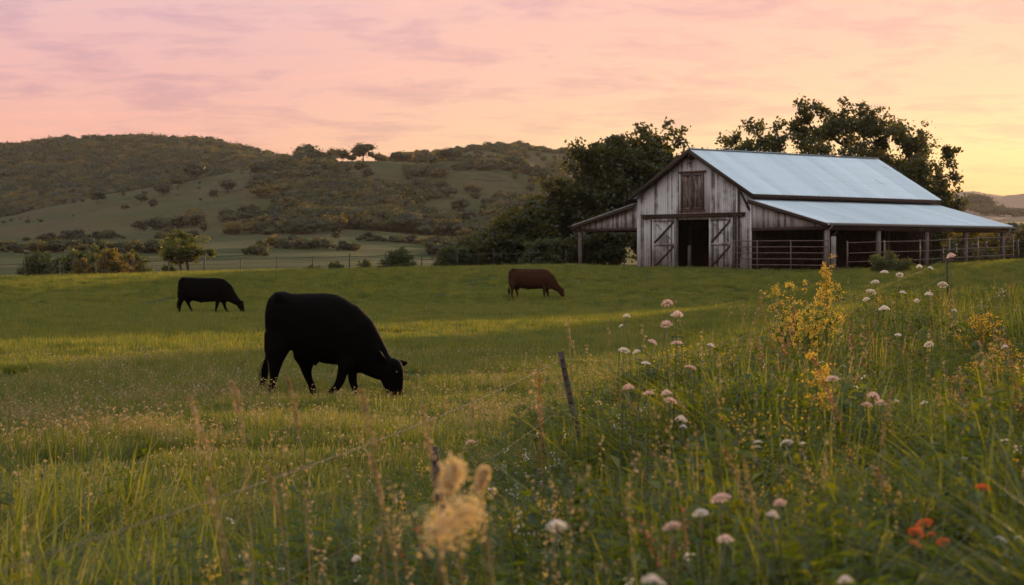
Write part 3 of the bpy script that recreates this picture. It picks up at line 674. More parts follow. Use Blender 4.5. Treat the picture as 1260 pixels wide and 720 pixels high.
# far trees on the hills
def far_tree_meshes(seed, h, wd, n=520, ls=.85):
    rs = np.random.RandomState(seed); cl = []
    while len(cl) < 16:
        q = rs.uniform(-1,1,3)
        if np.linalg.norm(q) < 1 and q[2] > -.75: cl.append(q*np.array([wd/2,wd/2,h*.36])*.8+np.array([0,0,h*.58]))
    cl = np.array(cl); cc = cl[rs.randint(0,16,n)]+rs.normal(size=(n,3))*np.array([.17,.17,.11])*wd*.8
    gg = Geo(); v, f = leaf_quads(cc, ls, rs); gg.add(v, f)
    for c_ in cl[:12]:
        nn = 7; ri = wd*.17*rs.uniform(.8,1.2); vs = []
        for i in range(5):
            ph = -1.3+2.6*i/4
            for j in range(nn):
                a_ = j*6.283/nn; q = ri*(1+.25*rs.normal()); vs.append(c_+np.array([math.cos(a_)*math.cos(ph), math.sin(a_)*math.cos(ph), math.sin(ph)*.8])*q)
        gg.add(vs, [(i*nn+j, i*nn+(j+1)%nn, (i+1)*nn+(j+1)%nn, (i+1)*nn+j) for i in range(4) for j in range(nn)])
    lm = gg.mesh('far_crown', [FARLEAF])
    g = Geo(); g.tube([(0,0,-.8),(.1,0,h*.25),(0,.1,h*.6)], [h*.035,h*.025,h*.01], 5)
    for k in range(4):
        q = cl[k*3]; g.tube([(.05,0,h*.3), tuple((q+np.array([0,0,h*.3]))/2), tuple(q)], [h*.015,h*.011,h*.005], 4)
    return g.mesh('far_trunk', [BARK], True), lm
farT = [far_tree_meshes(80+k, 8, 7+k*.7, 700, .8) for k in range(4)]
def lone(px, d, topy, wf, label, k, group):
    x = at(px, d); z0 = gz(x, d); h = -topy*1.35
    s = h/8*.98
    put_tree('hill_tree', label, farT[k % 4], x, d, k*1.1, (s*wf, s*wf, s), group, sink=.3)
G1 = 'trees on the hilltops'; G2 = 'lone trees on the grassy slope'
for k, (px, d, h, wf, lb) in enumerate([(352,1100,4.5,1.3,'low wide tree at the top of the slope beside the wooded hill'),(366,1100,3.6,1.2,'small tree right of the low wide hilltop tree'),(378,1095,7.6,1.1,'tall tree at the left end of the ridge line'),
     (411,1100,5.6,1.0,'left tree of a close pair on the ridge'),(422,1100,5.8,1.0,'right tree of a close pair on the ridge'),(404,1100,2.8,1.1,'small bush left of the close ridge pair'),(433,1100,3.0,1.1,'small bush between ridge pair and big round tree'),
     (447,1095,7.4,1.25,'big round tree standing alone on the ridge skyline'),(466,1100,4.2,1.1,'tree just right of the big round ridge tree'),(472,1102,3.4,1.1,'small tree second right of the round ridge tree'),(488,1100,4.6,1.1,'ridge tree third right of the round tree'),(496,1100,3.6,1.1,'low ridge tree before the gap in the skyline'),
     (503,1102,4.8,1.0,'ridge tree at the foot of the second hill'),(540,1100,5,1.0,'tree halfway along the second hill edge'),(552,1095,5.6,1.0,'darker tree beside the second hill edge'),(562,1100,4.6,1.0,'tree right of the darker second hill tree')]):
    lone(px, d, -h, wf, lb, k, G1)
for k, (px, d, h, wf, lb) in enumerate([(174,960,3.4,1.2,'small round tree highest left on the grassy slope'),(200,985,5.2,1.1,'dark tree near the wood edge on the slope'),(280,955,5.4,1.2,'wide tree in the middle of the grassy slope'),(219,1030,5,1.2,'tree against the wood edge on the slope'),(240,1060,7,1.1,'larger dark tree at the wood edge'),
     (263,930,3.4,.9,'slim tree left of the wide slope tree'),(189,880,3.6,.9,'slim pale tree low on the grassy slope'),(322,900,8.8,1.3,'big round tree at the edge of the scattered wood'),(154,930,2.4,1.2,'tiny bush on the grassy slope'),(120,1000,5,1.1,'dark tree at the lower wood edge on the left')]):
    lone(px, d, -h, wf, lb, k+2, G2)

# scatter by instancing, for what nobody could count
def scatter(name, protos, pts, rz, sc, idx, tilt=None):
    col = bpy.data.collections.new(name+'_kinds')
    for k, pm in enumerate(protos):
        o = bpy.data.objects.new('%s_kind_%02d' % (name, k), pm); col.objects.link(o)
    me = bpy.data.meshes.new(name); n = len(pts)
    me.vertices.add(n); me.vertices.foreach_set('co', np.asarray(pts, np.float32).ravel())
    rot = np.zeros((n,3), np.float32); rot[:,2] = rz
    if tilt is not None: rot[:,:2] = tilt
    a = me.attributes.new('rot', 'FLOAT_VECTOR', 'POINT'); a.data.foreach_set('vector', rot.ravel())
    a = me.attributes.new('scl', 'FLOAT_VECTOR', 'POINT'); s3 = np.asarray(sc, np.float32); s3 = np.repeat(s3[:,None], 3, 1) if s3.ndim == 1 else s3
    a.data.foreach_set('vector', s3.ravel())
    a = me.attributes.new('idx', 'INT', 'POINT'); a.data.foreach_set('value', np.asarray(idx, np.int32))
    o = link(name, me); o['kind'] = 'stuff'
    ng = bpy.data.node_groups.new(name+'_scatter', 'GeometryNodeTree')
    ng.interface.new_socket('Geometry', in_out='INPUT', socket_type='NodeSocketGeometry'); ng.interface.new_socket('Geometry', in_out='OUTPUT', socket_type='NodeSocketGeometry')
    gi = ng.nodes.new('NodeGroupInput'); go = ng.nodes.new('NodeGroupOutput'); ip = ng.nodes.new('GeometryNodeInstanceOnPoints'); ci = ng.nodes.new('GeometryNodeCollectionInfo')
    ci.inputs['Collection'].default_value = col; ci.inputs['Separate Children'].default_value = True; ci.inputs['Reset Children'].default_value = True
    def na(nm, ty):
        q = ng.nodes.new('GeometryNodeInputNamedAttribute'); q.data_type = ty; q.inputs['Name'].default_value = nm
        return [s_ for s_ in q.outputs if s_.enabled and s_.name == 'Attribute'][0]
    e2r = ng.nodes.new('FunctionNodeEulerToRotation')
    ng.links.new(gi.outputs[0], ip.inputs['Points']); ng.links.new(ci.outputs[0], ip.inputs['Instance']); ip.inputs['Pick Instance'].default_value = True
    ng.links.new(na('idx', 'INT'), ip.inputs['Instance Index']); ng.links.new(na('rot', 'FLOAT_VECTOR'), e2r.inputs[0]); ng.links.new(e2r.outputs[0], ip.inputs['Rotation'])
    ng.links.new(na('scl', 'FLOAT_VECTOR'), ip.inputs['Scale']); ng.links.new(ip.outputs[0], go.inputs[0])
    md = o.modifiers.new('scatter', 'NODES'); md.node_group = ng
    return o
# a wood tree: trunk and crown in one mesh, two materials
def merged(tm, lm):
    def arr(me_):
        v = np.zeros(len(me_.vertices)*3, np.float32); me_.vertices.foreach_get('co', v); return v.reshape(-1,3)
    g = Geo(); 
    for me_, mi in ((tm, 0), (lm, 1)):
        v = arr(me_); f4 = [tuple(p_.vertices) for p_ in me_.polygons if len(p_.vertices) == 4]; f3 = [tuple(p_.vertices) for p_ in me_.polygons if len(p_.vertices) == 3]
        if f3: g.add2(v, f4, f3, mi)
        else: g.add(v, f4, mi)
    return g.mesh('wood_tree', [BARK, FARLEAF], False)
woodT = [merged(*far_tree_meshes(90+k, 8, 8+k*.5, 420, 1.0)) for k in range(4)]
rs = np.random.RandomState(77)
def wood_pts(n, pxr, dr, maskf, smin, smax):
    px = rs.uniform(*pxr, n); d = rs.uniform(*dr, n); x = at(px, d)
    keep = maskf(px, d, x) > rs.rand(n); px, d, x = px[keep], d[keep], x[keep]
    return np.stack([x, d, zg(x, d)-.4], -1), rs.uniform(smin, smax, len(x))
PTS = []; SC = []
def addw(*a):
    p_, s_ = wood_pts(*a); PTS.append(p_); SC.append(s_)
# left hill fully wooded
addw(9000, (-330, 400), (1290, 1700), lambda px, d, x: np.where(px < 395, .75, 0)*(np.where(fbm(x/60, d/60, 3) > -.16, 1, .25)), .8, 1.4)
# scattered wood descending the middle slope
def mB(px, d, x):
    diag = np.exp(-((px-(354+(1090-d)*.26))/(24.+(1090-d)*.10))**2)+.9*np.exp(-((px-440)/60.)**2)*(d < 930)
    return np.clip(diag*1.3, 0, 1)*np.where(fbm(x/18, d/30, 3) > -.02, .55, .04)*(px > 318)
addw(5200, (300, 560), (690, 1085), mB, .55, 1.0)
addw(220, (-60, 340), (880, 1085), lambda px, d, x: np.where(fbm(x/16+21, d/30, 3) > .09, .5, .04), .10, .34)
for (pa, da, pb, db, n_) in ((-60,430,330,410,150),(-60,600,240,640,130),(330,470,720,430,170),(380,600,700,560,150)):
    addw(n_*2, (pa, pb), (0, 1), lambda px, d, x: np.zeros(len(px)), .1, .2)
    t_ = rs.rand(n_); t_ = t_[fbm(t_*9+pa, t_*0+da, 2) > -.06]; dd = da+(db-da)*t_+rs.normal(size=len(t_))*5; xx = at(pa+(pb-pa)*t_, dd)
    PTS.append(np.stack([xx, dd, zg(xx, dd)-.3], -1)); SC.append(rs.uniform(.12, .38, len(t_)))
# band of trees along the foot of the slope
addw(2600, (150, 700), (640, 800), lambda px, d, x: np.where(fbm(x/22+5, d/60, 3) > .04, .6, .05)*sst(150, 260, px)*np.exp(-((d-720)/60)**2), .4, .8)
addw(420, (520, 700), (420, 640), lambda px, d, x: np.where(fbm(x/24+11, d/34, 3) > .02, .7, .05), .22, .5)
# woods on the second hill
addw(5200, (470, 800), (1180, 1680), lambda px, d, x: np.where(fbm(x/40+9, d/60, 3) > .10, .5, .015)+.6*(d > 1600)*(px > 690), .45, .85)
addw(600, (480, 760), (1600, 1690), lambda px, d, x: np.full(len(px), .8), .3, .55)
addw(2400, (500, 760), (760, 1080), lambda px, d, x: np.where(fbm(x/20+2, d/50, 3) > .07, .5, .03), .35, .7)
addw(900, (1040, 1500), (2350, 2650), lambda px, d, x: np.where(fbm(x/60, d/60, 2) > 0, .6, .1), .9, 1.6)
addw(40, (1195, 1212), (2460, 2520), lambda px, d, x: np.full(len(px), 1.), 2.0, 2.6)
addw(700, (1100, 1600), (560, 800), lambda px, d, x: np.where(fbm(x/20, d/40, 2) > .02, .8, .05), .5, .9)
PTS = np.vstack(PTS); SC = np.concatenate(SC); n = len(PTS)
scl = np.stack([SC*rs.uniform(.9,1.3,n), SC*rs.uniform(.9,1.3,n), SC*rs.uniform(.75,1.1,n)], -1)
scatter('woodland', woodT, PTS, rs.uniform(0, 6.28, n), scl, rs.randint(0,4,n))

# ---------------------------------------------------------------- far wire fence at the field edge
fp = [(px, d) for px, d in zip(np.arange(-60, 712, 44.5), np.linspace(139, 137, 18))]
b0 = (at(fp[0][0], fp[0][1]), fp[0][1]); zb = gz(*b0)
ff = thing('wire_fence', 'long dark post and wire fence along the far edge of the pasture', 'fence', (b0[0], b0[1], zb))
tops = []; rf = random.Random(4)
for px, d in fp:
    x = at(px, d); z = gz(x, d)-zb; ln = rf.uniform(-.05,.05); h = rf.uniform(.95, 1.3)
    g = Geo(); g.tube([(x-b0[0], d-b0[1], z-.3), (x-b0[0]+ln, d-b0[1], z+h)], rf.uniform(.03,.055), 6); link('post', g.mesh('post', [DPIPE], rnd=True), ff); tops.append((x-b0[0], d-b0[1], z))
for h, r_ in ((.35,.007),(.65,.008),(.95,.017)):
    g = Geo(); pts = []
    for i in range(len(tops)-1):
        a, b = Vector(tops[i]), Vector(tops[i+1])
        for t in (0, .5): pts.append(a.lerp(b, t)+Vector((0,0,h-(.04 if t else 0))))
    g.tube(pts, r_, 4); link('wire', g.mesh('wire', [DPIPE], True), ff)

# ---------------------------------------------------------------- near fence
nf = thing('barbed_wire_fence', 'near wire fence with rusty steel posts crossing into the weeds', 'fence', (FENCE[3][1], FENCE[3][0], gz(FENCE[3][1], FENCE[3][0])))
o0 = nf.location
def tpost(x, y, top_px, lean=(0,0), low=.5):
    z0 = gz(x, y); zt = zpix(top_px, y); g = Geo()
    h = zt-z0+low
    ax = Vector((lean[0]*h, lean[1]*h, h)); up_ = Vector((0,1,0)); a = Vector((0,0,0))
    g.bar(a, ax, .036, .008, up=(0,1,0)); g.bar(a+Vector((0,.018,0)), ax+Vector((0,.018,0)), .008, .036, up=(0,1,0))
    k = .35+low
    while k < h-.03:
        q = ax*(k/h); g.bar(q+Vector((0,-.012,0)), q+Vector((0,-.012,.018)), .014, .02, up=(0,1,0)); k += .055
    ob = link('post', g.mesh('post', [TPOST]), nf); ob.location = Vector((x-lean[0]*h, y-lean[1]*h, z0-low))-o0
    return Vector((x, y, zt))
P1 = tpost(at(690,13.9), 13.9, 433, (-.2,.02)); P2 = tpost(at(975,26), 26, 386, (-.05,0)); P3 = tpost(at(1165,45), 45, 316, (-.03,0), .8)
P4 = tpost(at(846,19.6), 19.6, 448, (.16,0)); P0 = tpost(at(533,9.0), 9.0, 550, (-.12,0)); PL = Vector((-1.02, 4.1, zpix(676, 4.1)))
PF = Vector((at(1400,70), 70, gz(at(1400,70), 70)+1.1))
for dz, r_ in ((-.05,.0013), (-.38,.0010)):
    g = Geo(); pts = []
    seq = [PL+Vector((-.9,-2,.1)), PL, P1, P4+Vector((0,0,.15)), P2, P3, PF]
    for i in range(len(seq)-1):
        a, b = seq[i], seq[i+1]; k = 8
        for t in range(k):
            t /= k; sag = -.035*4*t*(1-t)*min((b-a).length/7, 1.5); pts.append(a.lerp(b, t)+Vector((0,0,dz+sag))-o0)
    g.tube(pts, r_, 5)
    if dz == -.05:
        for q0, q1 in zip(pts[:-1], pts[1:]):
            for t in np.arange(0, 1, .12/max((q1-q0).length, .13)):
                c = q0.lerp(q1, t)
                if (c+o0).y > 30: continue
                g.tube([c+Vector((-.008,0,-.012)), c, c+Vector((.008,.004,.012))], .0012, 3)
    link('wire', g.mesh('wire', [WIRE], True), nf)

# ---------------------------------------------------------------- grass and weeds
def blades(rs, n, h0, h1, wd, spread, lean=.35, lv=4, jit=.6):
    base = np.zeros((n,3)); a0 = rs.uniform(0, 6.28, n); r0 = spread*np.sqrt(rs.rand(n)); base[:,0] = np.cos(a0)*r0; base[:,1] = np.sin(a0)*r0
    hh = rs.uniform(h0, h1, n); az_ = a0+rs.normal(size=n)*1.2; ln = np.minimum(np.abs(rs.normal(size=n))*lean, 1.7); tt = np.linspace(0, 1, lv)
    wv = wd*rs.uniform(.6, 1.3, n)
    v = []
    for t in tt:
        c = base.copy(); bend = hh*ln*t**2.0
        c[:,0] += np.cos(az_)*bend; c[:,1] += np.sin(az_)*bend; c[:,2] += hh*t*(1-.35*np.minimum(ln,1.2)*t)
        ww = wv*(1-t**1.8*.92)/2; tw = az_+np.pi/2+.5*t
        s = np.stack([np.cos(tw)*ww, np.sin(tw)*ww, 0*ww], -1); v.append(c-s); v.append(c+s)
    v = np.stack(v, 1); k = 2*lv
    f = np.concatenate([np.arange(n)[:,None]*k+np.array([2*i, 2*i+1, 2*i+3, 2*i+2])[None] for i in range(lv-1)])
    return v.reshape(-1,3), f
rs = np.random.RandomState(9)
def tuft(seed, n, h0, h1, wd, spread, lean, mat=GRASS, dry=0, dryh=(.2,.4), lv=3):
    r_ = np.random.RandomState(seed); g = Geo(); v, f = blades(r_, n, h0, h1, wd, spread, lean, lv); g.add(v, f, 0)
    if dry:
        v, f = blades(r_, dry, dryh[0], dryh[1], wd*.7, spread, .2, lv); g.add(v, f, 1)
        tips = v.reshape(dry, -1, 3)[:, -2:].mean(1)
        v, f = leaf_quads(np.repeat(tips, 3, 0)+r_.normal(size=(dry*3,3))*.008, .02, r_); g.add(v, f, 1)
    return g.mesh('grass_tuft', [mat, DRY])
near_t = [tuft(100+k, 56, .04, .145, .0095, .18, 1.15, dry=(2 if k == 4 else 0), dryh=(.14,.26)) for k in range(6)]
far_t = [tuft(120+k, 60, .035, .125, .021, .28, 1.2) for k in range(4)]
# field: density falls with distance
def in_view(n, y0, y1, pw, left=-.29, right=.29):
    t = rs.rand(n); y = (y0**pw+(y1**pw-y0**pw)*t)**(1/pw); u = rs.uniform(left, right, n); return u*y, y
x, y = in_view(60000, 9, 42, 1.2)
k = (x < fence_x(y)+.6+rs.normal(size=len(x))*.2); x, y = x[k], y[k]
k = fbm(x/.8+7, y/1.2+2, 2) < .14; x, y = x[k], y[k]
pat = fbm(x/2.2, y/2.2, 3); sc = .85+2.2*pat+rs.rand(len(x))**2*.9
z = zg(x, y)-.01; idx = rs.randint(0, 6, len(x))
scatter('pasture_grass', near_t, np.stack([x,y,z],-1), rs.uniform(0,6.28,len(x)), np.stack([sc**.3, sc**.3, np.clip(sc,.5,2)*1.0],-1), idx)
x, y = in_view(85000, 36, 140, .6)
k = (fbm(x/1.6+7, y/3.5+2, 3) < .2); x, y = x[k], y[k]
# leave the barn floor free
c_, s_ = math.cos(-(R(90)-PHI)), math.sin(-(R(90)-PHI)); lx = (x-BX)*c_-(y-D0)*s_; ly = (x-BX)*s_+(y-D0)*c_
k = ~((lx > -.1) & (lx < LEN) & (ly > -WR+.5) & (ly < W)); x, y = x[k], y[k]
pat = fbm(x/5, y/5, 3); sc = .85+2.6*pat+rs.rand(len(x))**3*1.3
scatter('pasture_grass', far_t, np.stack([x,y,zg(x,y)-.01],-1), rs.uniform(0,6.28,len(x)), np.stack([1+0*sc,1+0*sc,np.clip(sc,.5,2)*(1+y/300)],-1), rs.randint(0,4,len(x)))
clod = [tuft(160+k, 70, .08, .24, .018, (.16,.22,.3)[k], 1.3, TALLG) for k in range(3)]
x, y = in_view(9000, 12, 128, .7)
lx = (x-BX)*c_-(y-D0)*s_; ly = (x-BX)*s_+(y-D0)*c_
k = (x < fence_x(y)+3) & (fbm(x/3.1+1, y/5.3, 3) > .03) & ~((lx > -.4) & (lx < LEN) & (ly > -WR-.5) & (ly < W)); x, y = x[k], y[k]
scatter('coarse_tufts', clod, np.stack([x,y,zg(x,y)-.01],-1), rs.uniform(0,6.28,len(x)), np.stack([rs.uniform(.7,1.5,len(x)), rs.uniform(.7,1.5,len(x)), rs.uniform(.5,1.1,len(x))*(.8+y/220)],-1), rs.randint(0,3,len(x)))
# taller pale tufts with seed stalks in the near field
tall_t = [tuft(140+k, 34, .10, .27, .007, .13, .55, TALLG, 4, (.2,.38), 4) for k in range(4)]
x, y = in_view(9000, 7, 30, 1.1, -.27, .12)
k = (x < fence_x(y)+.4) & ((fbm(x/1.7+4, y/2.5, 2) > np.where((y > 15) & (y < 33) & (x > -7), .165, .19))); x, y = x[k], y[k]
scatter('seeding_grass', tall_t, np.stack([x,y,zg(x,y)-.01],-1), rs.uniform(0,6.28,len(x)), rs.uniform(.6,1.15,len(x)), rs.randint(0,4,len(x)))

# tall weeds of the verge
def forb(seed, h, nst=4, leafn=26, mat=1, flower=None, fl=0, lfl=.10):
    """branching leafy weed: stems with pointed leaves, optional flower sprays; materials 0 stem, 1 leaf, 2 flower"""
    r_ = np.random.RandomState(seed); g = Geo()
    for s in range(nst):
        a = r_.uniform(0, 6.28); ln = abs(r_.normal())*.22; hh = h*r_.uniform(.7, 1); pts = []
        for t in np.linspace(0, 1, 6): pts.append((math.cos(a)*(.03+ln*hh*t**1.6), math.sin(a)*(.03+ln*hh*t**1.6), hh*t))
        pts = np.array(pts); g.tube(pts, np.linspace(.004, .0015, 6), 4, 0)
        tt = np.sort(r_.uniform(.08, 1, leafn)); P = np.stack([np.interp(tt, np.linspace(0,1,6), pts[:,i]) for i in range(3)], -1)
        al = r_.uniform(0, 6.28, leafn); L_ = lfl*(1.15-.65*tt)*r_.uniform(.7,1.3,leafn); up = r_.uniform(-.1,.8,leafn)
        dr = np.stack([np.cos(al)*np.cos(up), np.sin(al)*np.cos(up), np.sin(up)], -1); sd_ = np.stack([-np.sin(al), np.cos(al), 0*al], -1)
        w_ = L_[:,None]*.17
        v = np.stack([P, P+dr*L_[:,None]*.5+sd_*w_, P+dr*L_[:,None]+np.array([0,0,-1])*L_[:,None]*.25, P+dr*L_[:,None]*.5-sd_*w_], 1).reshape(-1,3)
        g.add(v, np.arange(leafn*4).reshape(leafn,4), 1)
        for b in range(fl):
            tb = r_.uniform(.7, 1); p0 = np.array([np.interp(tb, np.linspace(0,1,6), pts[:,i]) for i in range(3)]); ab = r_.uniform(0,6.28)
            p1 = p0+np.array([math.cos(ab)*.07, math.sin(ab)*.07, .07])*r_.uniform(.4,1.2); g.tube([p0, (p0+p1)/2+[0,0,-.01], p1], .0012, 3, 0)
            k = 12 if flower == 'spray' else 7
            q = np.linspace(0,1,k)[:,None]*(p1-p0)+p0 if flower == 'spray' else np.repeat(p1[None], k, 0)
            v, f = leaf_quads(q+r_.normal(size=(k,3))*.010, .012, r_); g.add(v, f, 2)
    return g
STEM = leafmat('weed_stem', (.045,.060,.02), (.09,.075,.035), None, .1)
forbs = [forb(200+k, .8, 4, (44,34,30,22)[k], lfl=(.08,.11,.13,.19)[k]).mesh('weed', [STEM, FORB, YELLOW]) for k in range(4)]
forbs += [forb(210+k, .85, 4, 34, flower='spray', fl=6).mesh('weed', [STEM, FORB, YELLOW]) for k in range(2)]
forbs += [forb(220, .8, 5, 20, flower='dot', fl=4).mesh('weed', [STEM, FORB, PALE])]
def grassclump(seed, n, h0, h1, wd, spread, lean, dry):
    r_ = np.random.RandomState(seed); g = Geo(); v, f = blades(r_, n, h0, h1, wd, spread, lean, 6); g.add(v, f, 0)
    for q in range(dry):
        a = r_.uniform(0,6.28); h = r_.uniform(.7,1.1)*h1*1.35; ln = abs(r_.normal())*.25; pts = np.array([(math.cos(a)*(.02+ln*h*t**2), math.sin(a)*(.02+ln*h*t**2), h*t*(1-.1*ln*t)) for t in np.linspace(0,1,7)])
        g.tube(pts, np.linspace(.0022,.0008,7), 3, 1)
        k = 26; tt = r_.uniform(.78,1,k); P = np.stack([np.interp(tt, np.linspace(0,1,7), pts[:,i]) for i in range(3)], -1); v, f = leaf_quads(P+r_.normal(size=(k,3))*.006, .016, r_); g.add(v, f, 1)
    return g.mesh('grass_clump', [TALLG, DRY])
clumps = [grassclump(300+k, (60,60,60,34)[k], .35, (.85,.85,.8,1.0)[k], (.015,.017,.012,.022)[k], .12, (1.2,1.0,.9,1.3)[k], (0,0,2,0)[k]) for k in range(4)]
dock = []
for k in range(2):
    r_ = np.random.RandomState(330+k); g = Geo()
    for s in range(3):
        a = r_.uniform(0,6.28); h = r_.uniform(.8,1.1); pts = np.array([(math.cos(a)*.12*t*t, math.sin(a)*.12*t*t, h*t) for t in np.linspace(0,1,6)]); g.tube(pts, np.linspace(.0035,.0015,6), 4, 0)
        tt = r_.uniform(.5,1,70); P = np.stack([np.interp(tt, np.linspace(0,1,6), pts[:,i]) for i in range(3)], -1); v, f = leaf_quads(P+r_.normal(size=(70,3))*.014, .016, r_); g.add(v, f, 0)
    dock.append(g.mesh('dock', [RUST]))
bent = []
for k in range(2):
    r_ = np.random.RandomState(350+k); g = Geo()
    for q in range(6):
        a = r_.uniform(0,6.28); h = r_.uniform(.5,.95); b_ = r_.uniform(.3,.9); g.tube([(math.cos(a)*b_*h*t**2.2, math.sin(a)*b_*h*t**2.2, h*(t-.45*b_*t**3)) for t in np.linspace(0,1,8)], np.linspace(.0035,.0012,8), 4, 0)
        pe = np.array([math.cos(a)*b_*h, math.sin(a)*b_*h, h*(1-.45*b_)]); v, f = leaf_quads(pe+r_.normal(size=(30,3))*np.array([.02,.02,.014]), .012, r_); g.add(v, f, 0)
    bent.append(g.mesh('bent_stems', [DRY]))
protos = clumps+forbs+dock+bent
# weight: clumps 0-3, forbs 4-10, dock 11-12
def verge(n, y0, y1, pw, maskf, smin, smax, wts):
    x, y = in_view(n, y0, y1, pw, -.30, .31); k = maskf(x, y) > rs.rand(len(x)); x, y = x[k], y[k]
    return x, y, rs.uniform(smin, smax, len(x)), rs.choice(len(protos), len(x), p=np.array(wts)/sum(wts))
wt_all = [10,9,1.0,6, 8,8,8,6, .25,.25, .5, .12,.12, 1.2,1.2]
A1 = verge(26000, 7.5, 30, 1.3, lambda x, y: sst(-1.1, .2, x-fence_x(y))*(.45+.55*sst(-.1,.1,fbm(x/1.2, y/1.2, 2))), .5, 1.1, wt_all)
A2 = verge(13000, 28, 62, 1.0, lambda x, y: sst(-.8, .6, x-fence_x(y)+.6), .5, .95, wt_all)
A3 = verge(4000, 4.5, 8.5, 1.0, lambda x, y: sst(-1.2, .8, x-fence_x(y)), .5, .95, wt_all)
A4 = verge(2600, 6.0, 12.5, 1.0, lambda x, y: .75*sst(-.12, .1, fbm(x/1.1, y/1.1, 2)+.02)*(x < fence_x(y)), .6, 1.05, [10,7,.8,8,1.8,1.8,1.8,1.4,0,0,.05,.03,.03,.3,.3])
x = np.concatenate([q[0] for q in (A1,A2,A3,A4)]); y = np.concatenate([q[1] for q in (A1,A2,A3,A4)]); sc = np.concatenate([q[2] for q in (A1,A2,A3,A4)]); idx = np.concatenate([q[3] for q in (A1,A2,A3,A4)])
sc = sc*(.8+.9*(fbm(x/1.5+3, y/2.0, 3)+.15))*np.interp(y, [4,8,12,20,60],[.85,.85,.9,1.05,1.05])
# keep the sight line low on the left part of the verge
lim = np.maximum((zpix(470-np.clip((630+x/y*F-640)/340,0,1)*130, y)-zg(x,y)), .2); lim = np.where(y > 12, lim, 9)

x_w, y_w, z_w, s_w, idx_w = x, y, zg(x,y)-.02, np.clip(sc*1.12,.35,np.interp(y, [4,8,12], [.8,1.0,1.4])), idx; tilt_w = np.clip(rs.normal(size=(len(x),2)), -1.8, 1.8)*.14
rw = np.random.RandomState(21)
def petal_head(kind, rad, seed):
    """domed flower head of many small florets"""
    r_ = np.random.RandomState(seed); g = Geo()
    n = 220; a = r_.uniform(0,6.28,n); q = np.sqrt(r_.rand(n))*rad; zz = .75*rad*(1-(q/rad)**2)-.2*rad
    c = np.stack([np.cos(a)*q, np.sin(a)*q, zz+r_.normal(size=n)*.05*rad], -1)
    v, f = leaf_quads(c, rad*.23, r_); g.add(v, f, 0)
    for k in range(9):
        aa = k*.7; g.tube([(0,0,-.55*rad), (math.cos(aa)*rad*.35, math.sin(aa)*rad*.35, -.2*rad), (math.cos(aa)*rad*.7, math.sin(aa)*rad*.7, .1*rad)], rad*.025, 3, 1)
    return g
heads = {'white': [petal_head('w', .03, s).mesh('flower_head', [PALE, STEM]) for s in range(3)], 'pink': [petal_head('p', .03, 5+s).mesh('flower_head', [PINK, STEM]) for s in range(3)], 'orange': [petal_head('o', .03, 9+s).mesh('flower_head', [ORANGE, STEM]) for s in range(2)]}
FG = {'white': 'white flower heads in the verge', 'pink': 'pink flower heads in the verge', 'orange': 'orange flower heads in the verge'}
def flower(px, py, d, sizepx, col, label):
    if py > 590 and px > 600: d *= .76
    x = at(px, d); z = zpix(py, d); bx = x+rw.uniform(-.12,.12); by = d+rw.uniform(-.1,.1); zb = gz(bx, by)
    o = thing('wildflower', label, 'flower', (bx, by, zb), 0, FG[col])
    tip = Vector((x-bx, d-by, z-zb)); mid = Vector((tip.x*.35+rw.uniform(-.03,.03), tip.y*.4, tip.z*.55))
    rd = sizepx*d/F/2*1.12
    pts = [(1-t)**2*Vector((0,0,-.02))+2*t*(1-t)*mid+t*t*(tip-Vector((0,0,rd*.4))) for t in np.linspace(0,1,8)]
    g = Geo(); g.tube(pts, np.linspace(.0036,.0022,8), 5, 0)
    for k in range(5):
        q = pts[1+k]; a = rw.uniform(0,6.28); L_ = rw.uniform(.04,.09); dv = Vector((math.cos(a), math.sin(a), .35))*L_; sv = Vector((-math.sin(a), math.cos(a), 0))*L_*.12
        g.add([tuple(q), tuple(q+dv*.5+sv), tuple(q+dv), tuple(q+dv*.5-sv)], [(0,1,2,3)], 0)
    link('stem', g.mesh('stem', [STEM]), o)
    h = link('flower_head', heads[col][rw.randint(len(heads[col]))], o); h.location = tip; k_ = rd/.03; h.scale = (k_*rw.uniform(.85,1.1), k_*rw.uniform(.85,1.1), k_*rw.uniform(.55,1.05)); h.rotation_euler = (rw.uniform(-.5,.3), rw.uniform(-.35,.35), rw.uniform(0,6))
